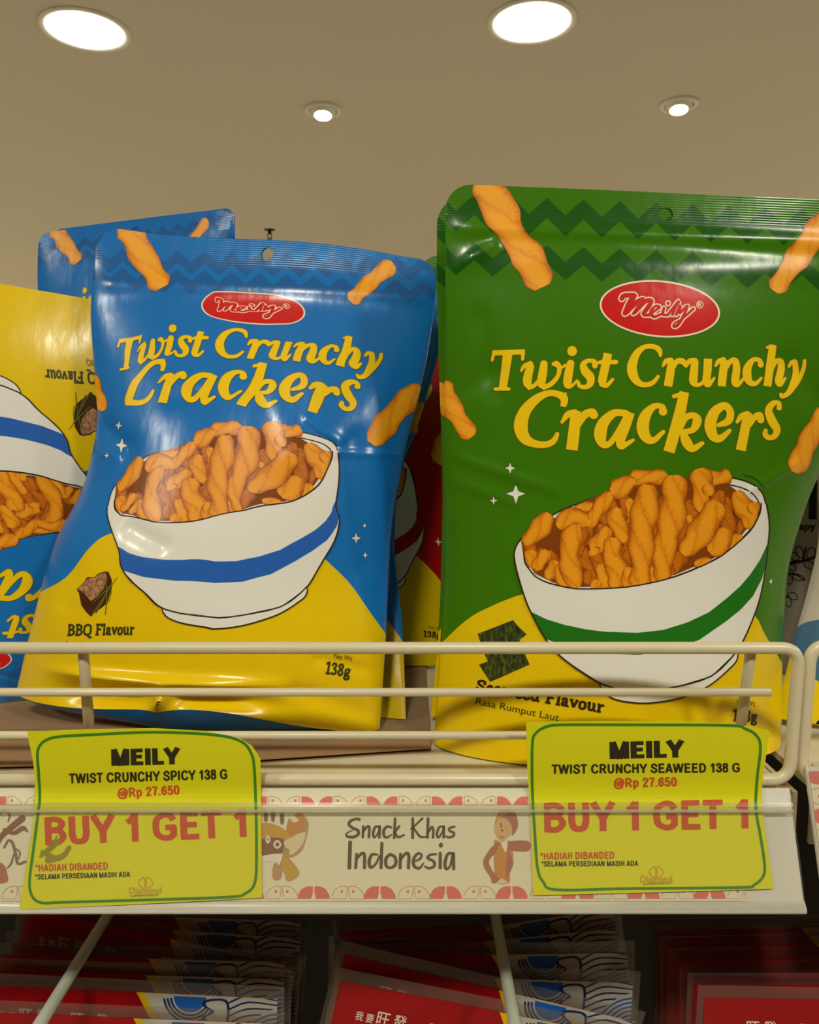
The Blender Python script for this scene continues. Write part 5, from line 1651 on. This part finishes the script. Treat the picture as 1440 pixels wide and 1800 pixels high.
promo('yellow buy-one-get-one tag for the seaweed pouch, on the rail at the right', TS2,
      [(925, 1269), (1050, 1267.5), (1200, 1268), (1290, 1272), (1356, 1285), (1346, 1340), (1340, 1392), (1343, 1440), (1360, 1562), (1250, 1566), (938, 1574), (933, 1430), (927, 1350)],
      [('product_lettering', [('MEILY', (1072, 1334), (1204, 1331), 30, m_tag_black, .27), ('TWIST CRUNCHY SEAWEED 138 G', (970, 1360), (1301, 1357), 16, m_tag_black, .17)]),
       ('price_lettering', [('@Rp 27.650', (1079, 1384), (1190, 1382), 16, m_tag_red, .17)]),
       ('offer_lettering', [('BUY 1 GET 1', (957, 1463), (1316, 1456), 51, m_tag_red, .21)]),
       ('small_print', [('*HADIAH DIBANDED', (950, 1511), (1080, 1509), 12, m_tag_red, .14), ('*SELAMA PERSEDIAAN MASIH ADA', (952, 1523), (1122, 1522), 9, m_tag_black, .18)])],
      [(1100, 1274), (990, 1274), (962, 1277), (943, 1288), (936, 1308), (936, 1390), (940, 1460), (945, 1525), (955, 1550), (978, 1564), (1100, 1562), (1300, 1560), (1325, 1556), (1342, 1540), (1344, 1518), (1337, 1470), (1329, 1422), (1331, 1370), (1337, 1315), (1330, 1293), (1310, 1281), (1280, 1275), (1100, 1274)],
      (1154, 1533, 1126, 1182, 1551, 1131, 1183, 1556))

# ================================================================== packets hanging under the shelf
PW, PH = .144, .19
m_pr = pmat('packet_red', (158, 12, 18), .35, spec=.4); m_pw = pmat('packet_white', (188, 182, 168), .35); m_pb = pmat('packet_blue', (30, 92, 176), .35)
m_pdb = pmat('packet_navy', (20, 44, 96), .35); m_py = pmat('packet_yellow', (226, 186, 24), .35); m_pt = pmat('packet_text', (240, 214, 200), .4)
m_seal = clear_mat('clear_packet_film', (.86, .83, .81, 1), .03, .15)


class Pack(Sheet):
    def __init__(self):
        self.W, self.H = PW, PH

    def P(self, u, v, side=1):
        u = np.asarray(u, float); v = np.asarray(v, float)
        b = .0022 * np.power(np.maximum(1 - u * u, 0), .6) * np.clip((1 - v) * 6, 0, 1)
        b = b * (1 + .14 * np.sin(9 * u + 4 * v)) + .00012
        return np.stack([u * PW / 2, -b * (1 if side > 0 else -1), (v - 1) * PH], 1)

    def N(self, u, v, side=1):
        e = 2e-3
        a = self.P(u + e, v, side) - self.P(u - e, v, side); b = self.P(u, v + e, side) - self.P(u, v - e, side)
        n = np.cross(a, b); n /= np.maximum(np.linalg.norm(n, axis=1), 1e-12)[:, None]
        return n * np.where((n[:, 1] < 0) == (side > 0), 1., -1.)[:, None]


pk = Pack()
mm = lambda V: np.stack([np.asarray(V, float)[:, 0] / 72 - 1, 1 - np.asarray(V, float)[:, 1] / 190], 1)


def mmfill(loops, step, layer, mat, grid=True, holes=()):
    V, T = fill(loops, step, holes, grid)
    return (np.clip(mm(V), [-.9995, .0005], [.9995, .9995]), T, layer, mat)


t = thing('hanging_packet', 'x', 'snack packet', (0, 0, 0), 'red packets hanging under the shelf')
proto = t
decal('front_panel', pk, [mmfill([[(0, 0), (144, 0), (144, 190), (0, 190)]], 3, -1, m_pr), mmfill([[(76, 0), (144, 0), (144, 122)]], 3, 1, m_py), mmfill([[(80, 0), (144, 0), (144, 116)]], 3, 2.2, m_pw)], t)
wv = []
wv.append(mmfill([stroke([(x, y, 1) for x, y in [(102 + r_ * math.cos(a), 1 + r_ * math.sin(a)) for a in np.linspace(0.15, 2.99, 16)]], 'r', 1) for r_ in (12.5, 10.8, 9.2)], 3, 3.4, m_pdb, False))
wv.append(mmfill([[(102 + 7.8 * math.cos(a), 1 + 7.8 * math.sin(a)) for a in np.linspace(0, 3.14, 16)]], 3, 3.2, m_pb))
wv.append(mmfill([catmull([(110, 2), (120, 2), (121, 12), (119, 18), (113, 16), (108, 11), (113, 8), (108, 5)], 5, True)], 3, 4, m_pdb))
wv.append(mmfill([catmull([(111, 3), (119, 3), (119.8, 12), (118, 16.6), (113.5, 14.8), (109.8, 11), (114, 8), (110, 5)], 5, True)], 3, 4.8, m_pw))
wv.append(mmfill([stroke([(121, 20 + 3.4 * k, .9), (130, 16 + 3.4 * k, .9), (144, 13 + 2.4 * k, .7)], 'r', 3) for k in range(-5, 6)], 3, 3.4, m_pdb, False))
wv.append(mmfill([[(144, 22 - 17), (138, 7), (131, 13), (127, 22), (127, 32), (132, 44), (144, 46)]], 3, 4.2, m_pw))
wv.append(mmfill([stroke([(x, y, 1.0) for x, y in [(145 + r_ * math.cos(a), 26 + r_ * math.sin(a)) for a in np.linspace(1.65, 4.65, 22)]], 'f', 1) for r_ in (18, 15.8, 13.6, 11.4, 9.2, 7, 4.8)], 3, 5, m_pb, False))
decal('wave_print', pk, wv, t, label='blue wave drawing on white')
tx = []
for s, x, sz in (('我', 10, 4), ('要', 15, 4), ('旺', 20, 6.6), ('發', 28, 6.6), ('一', 36, 3.4), ('定', 40, 4), ('旺', 45, 6.6), ('要', 52.5, 4), ('發', 57, 6.6), ('!', 65, 6)):
    wd = sz * .92 if s not in '!一' else (1.2 if s == '!' else 2.8)
    V, T = place_text(s, (x, 17 + .25 * (x - 10) * .1), (x + wd, 17 + .25 * (x + wd - 10) * .1), sz * .82, .01)
    tx.append((mm(V), T, 2, m_pt))
V, T = place_text('WANFA', (10, 25), (30, 25), 4.2, .01); tx.append((mm(V), T, 2, m_py))
decal('lettering', pk, tx, t)
V, T = fill([np.array([(0, 0), (144, 0), (144, 190), (0, 190)], float)], 10)
uv = np.clip(mm(V), [-.9995, .0005], [.9995, .9995])
mesh_obj('back_panel', pk.P(uv[:, 0], uv[:, 1], -1), T[:, ::-1], m_pr, t, True)
g = Geo()
for a, b in (((-.0755, -.0002, -.19), (-.0722, .0002, .006)), ((.0722, -.0002, -.19), (.0755, .0002, .006)), ((-.0722, -.0002, .0002), (.0722, .0002, .006))):
    g.box(a, b)
g.build('clear_seal', m_seal, t, label='clear crimped film edge')
kids = list(proto.children)
ORD = ['front', 'second', 'third', 'fourth', 'fifth', 'sixth', 'seventh', 'eighth', 'ninth']
STK = {
    'left hanging row': (-.1345, [(.336, -.2755, 2.5, 0), (.3435, -.268, 3.0, -.001), (.351, -.265, 2, .001), (.3585, -.262, 1.5, .0), (.366, -.266, 5.5, .004), (.3735, -.261, 12.5, .006), (.381, -.262, 4, .005), (.3885, -.260, 2, .004)]),
    'middle hanging row': (.0385, [(.3345, -.2705, 12, 0), (.3425, -.2655, 14, .0005), (.350, -.266, 2, -.001), (.357, -.259, -1, -.002), (.364, -.263, 2, -.004), (.371, -.262, -6, -.004), (.378, -.260, -10, -.003), (.385, -.262, -3, -.004)]),
    'right hanging row': (.2105, [(.3345, -.2655, 1.2, 0), (.342, -.2635, 0, -.002), (.3495, -.262, -2.0, -.003), (.357, -.2605, -1, -.005), (.3645, -.2585, -2, -.008), (.372, -.259, -1, -.008), (.3795, -.260, -1, -.008)]),
}
first = True
for row, (x0, lst) in STK.items():
    for i, (Y, zt, tilt, dx) in enumerate(lst):
        if first:
            o = proto; first = False
        else:
            o = proto.copy(); C.objects.link(o)
            for k in kids:
                c = k.copy(); C.objects.link(c); c.parent = o
        o.location = (x0 + dx, Y, CAM[2] + zt)
        o.rotation_euler = (0, math.radians(tilt), 0)
        o['label'] = 'red packet with blue waves, %s from the front of the %s' % (ORD[i], row) if i else 'foremost red packet with blue waves in the %s' % row

# ------------------------------------------------------------------ peg hooks over the packets
m_peg = pmat('peg_grey_white', (178, 182, 168), .45)
for px, y_, lab in ((70, 1800, 'grey-white peg hook arm over the left hanging row'), (905, 1800, 'grey-white peg hook arm over the middle hanging row')):
    zc_ = CAM[2] - .2475
    p = at_z(px, y_, zc_)
    t = thing('peg_hook', lab, 'peg hook', (float(p[0]), .715, zc_))
    g = Geo(); g.tube([(p[0], .72, zc_), (p[0], p[1] + .012, zc_), (p[0], p[1] - .012, zc_)], .0027, 14); g.build('arm', m_peg, t, True)
    g = Geo(); g.box((p[0] - .012, .708, zc_ - .02), (p[0] + .012, .7215, zc_ + .012)); g.build('back_plate', m_peg, t)
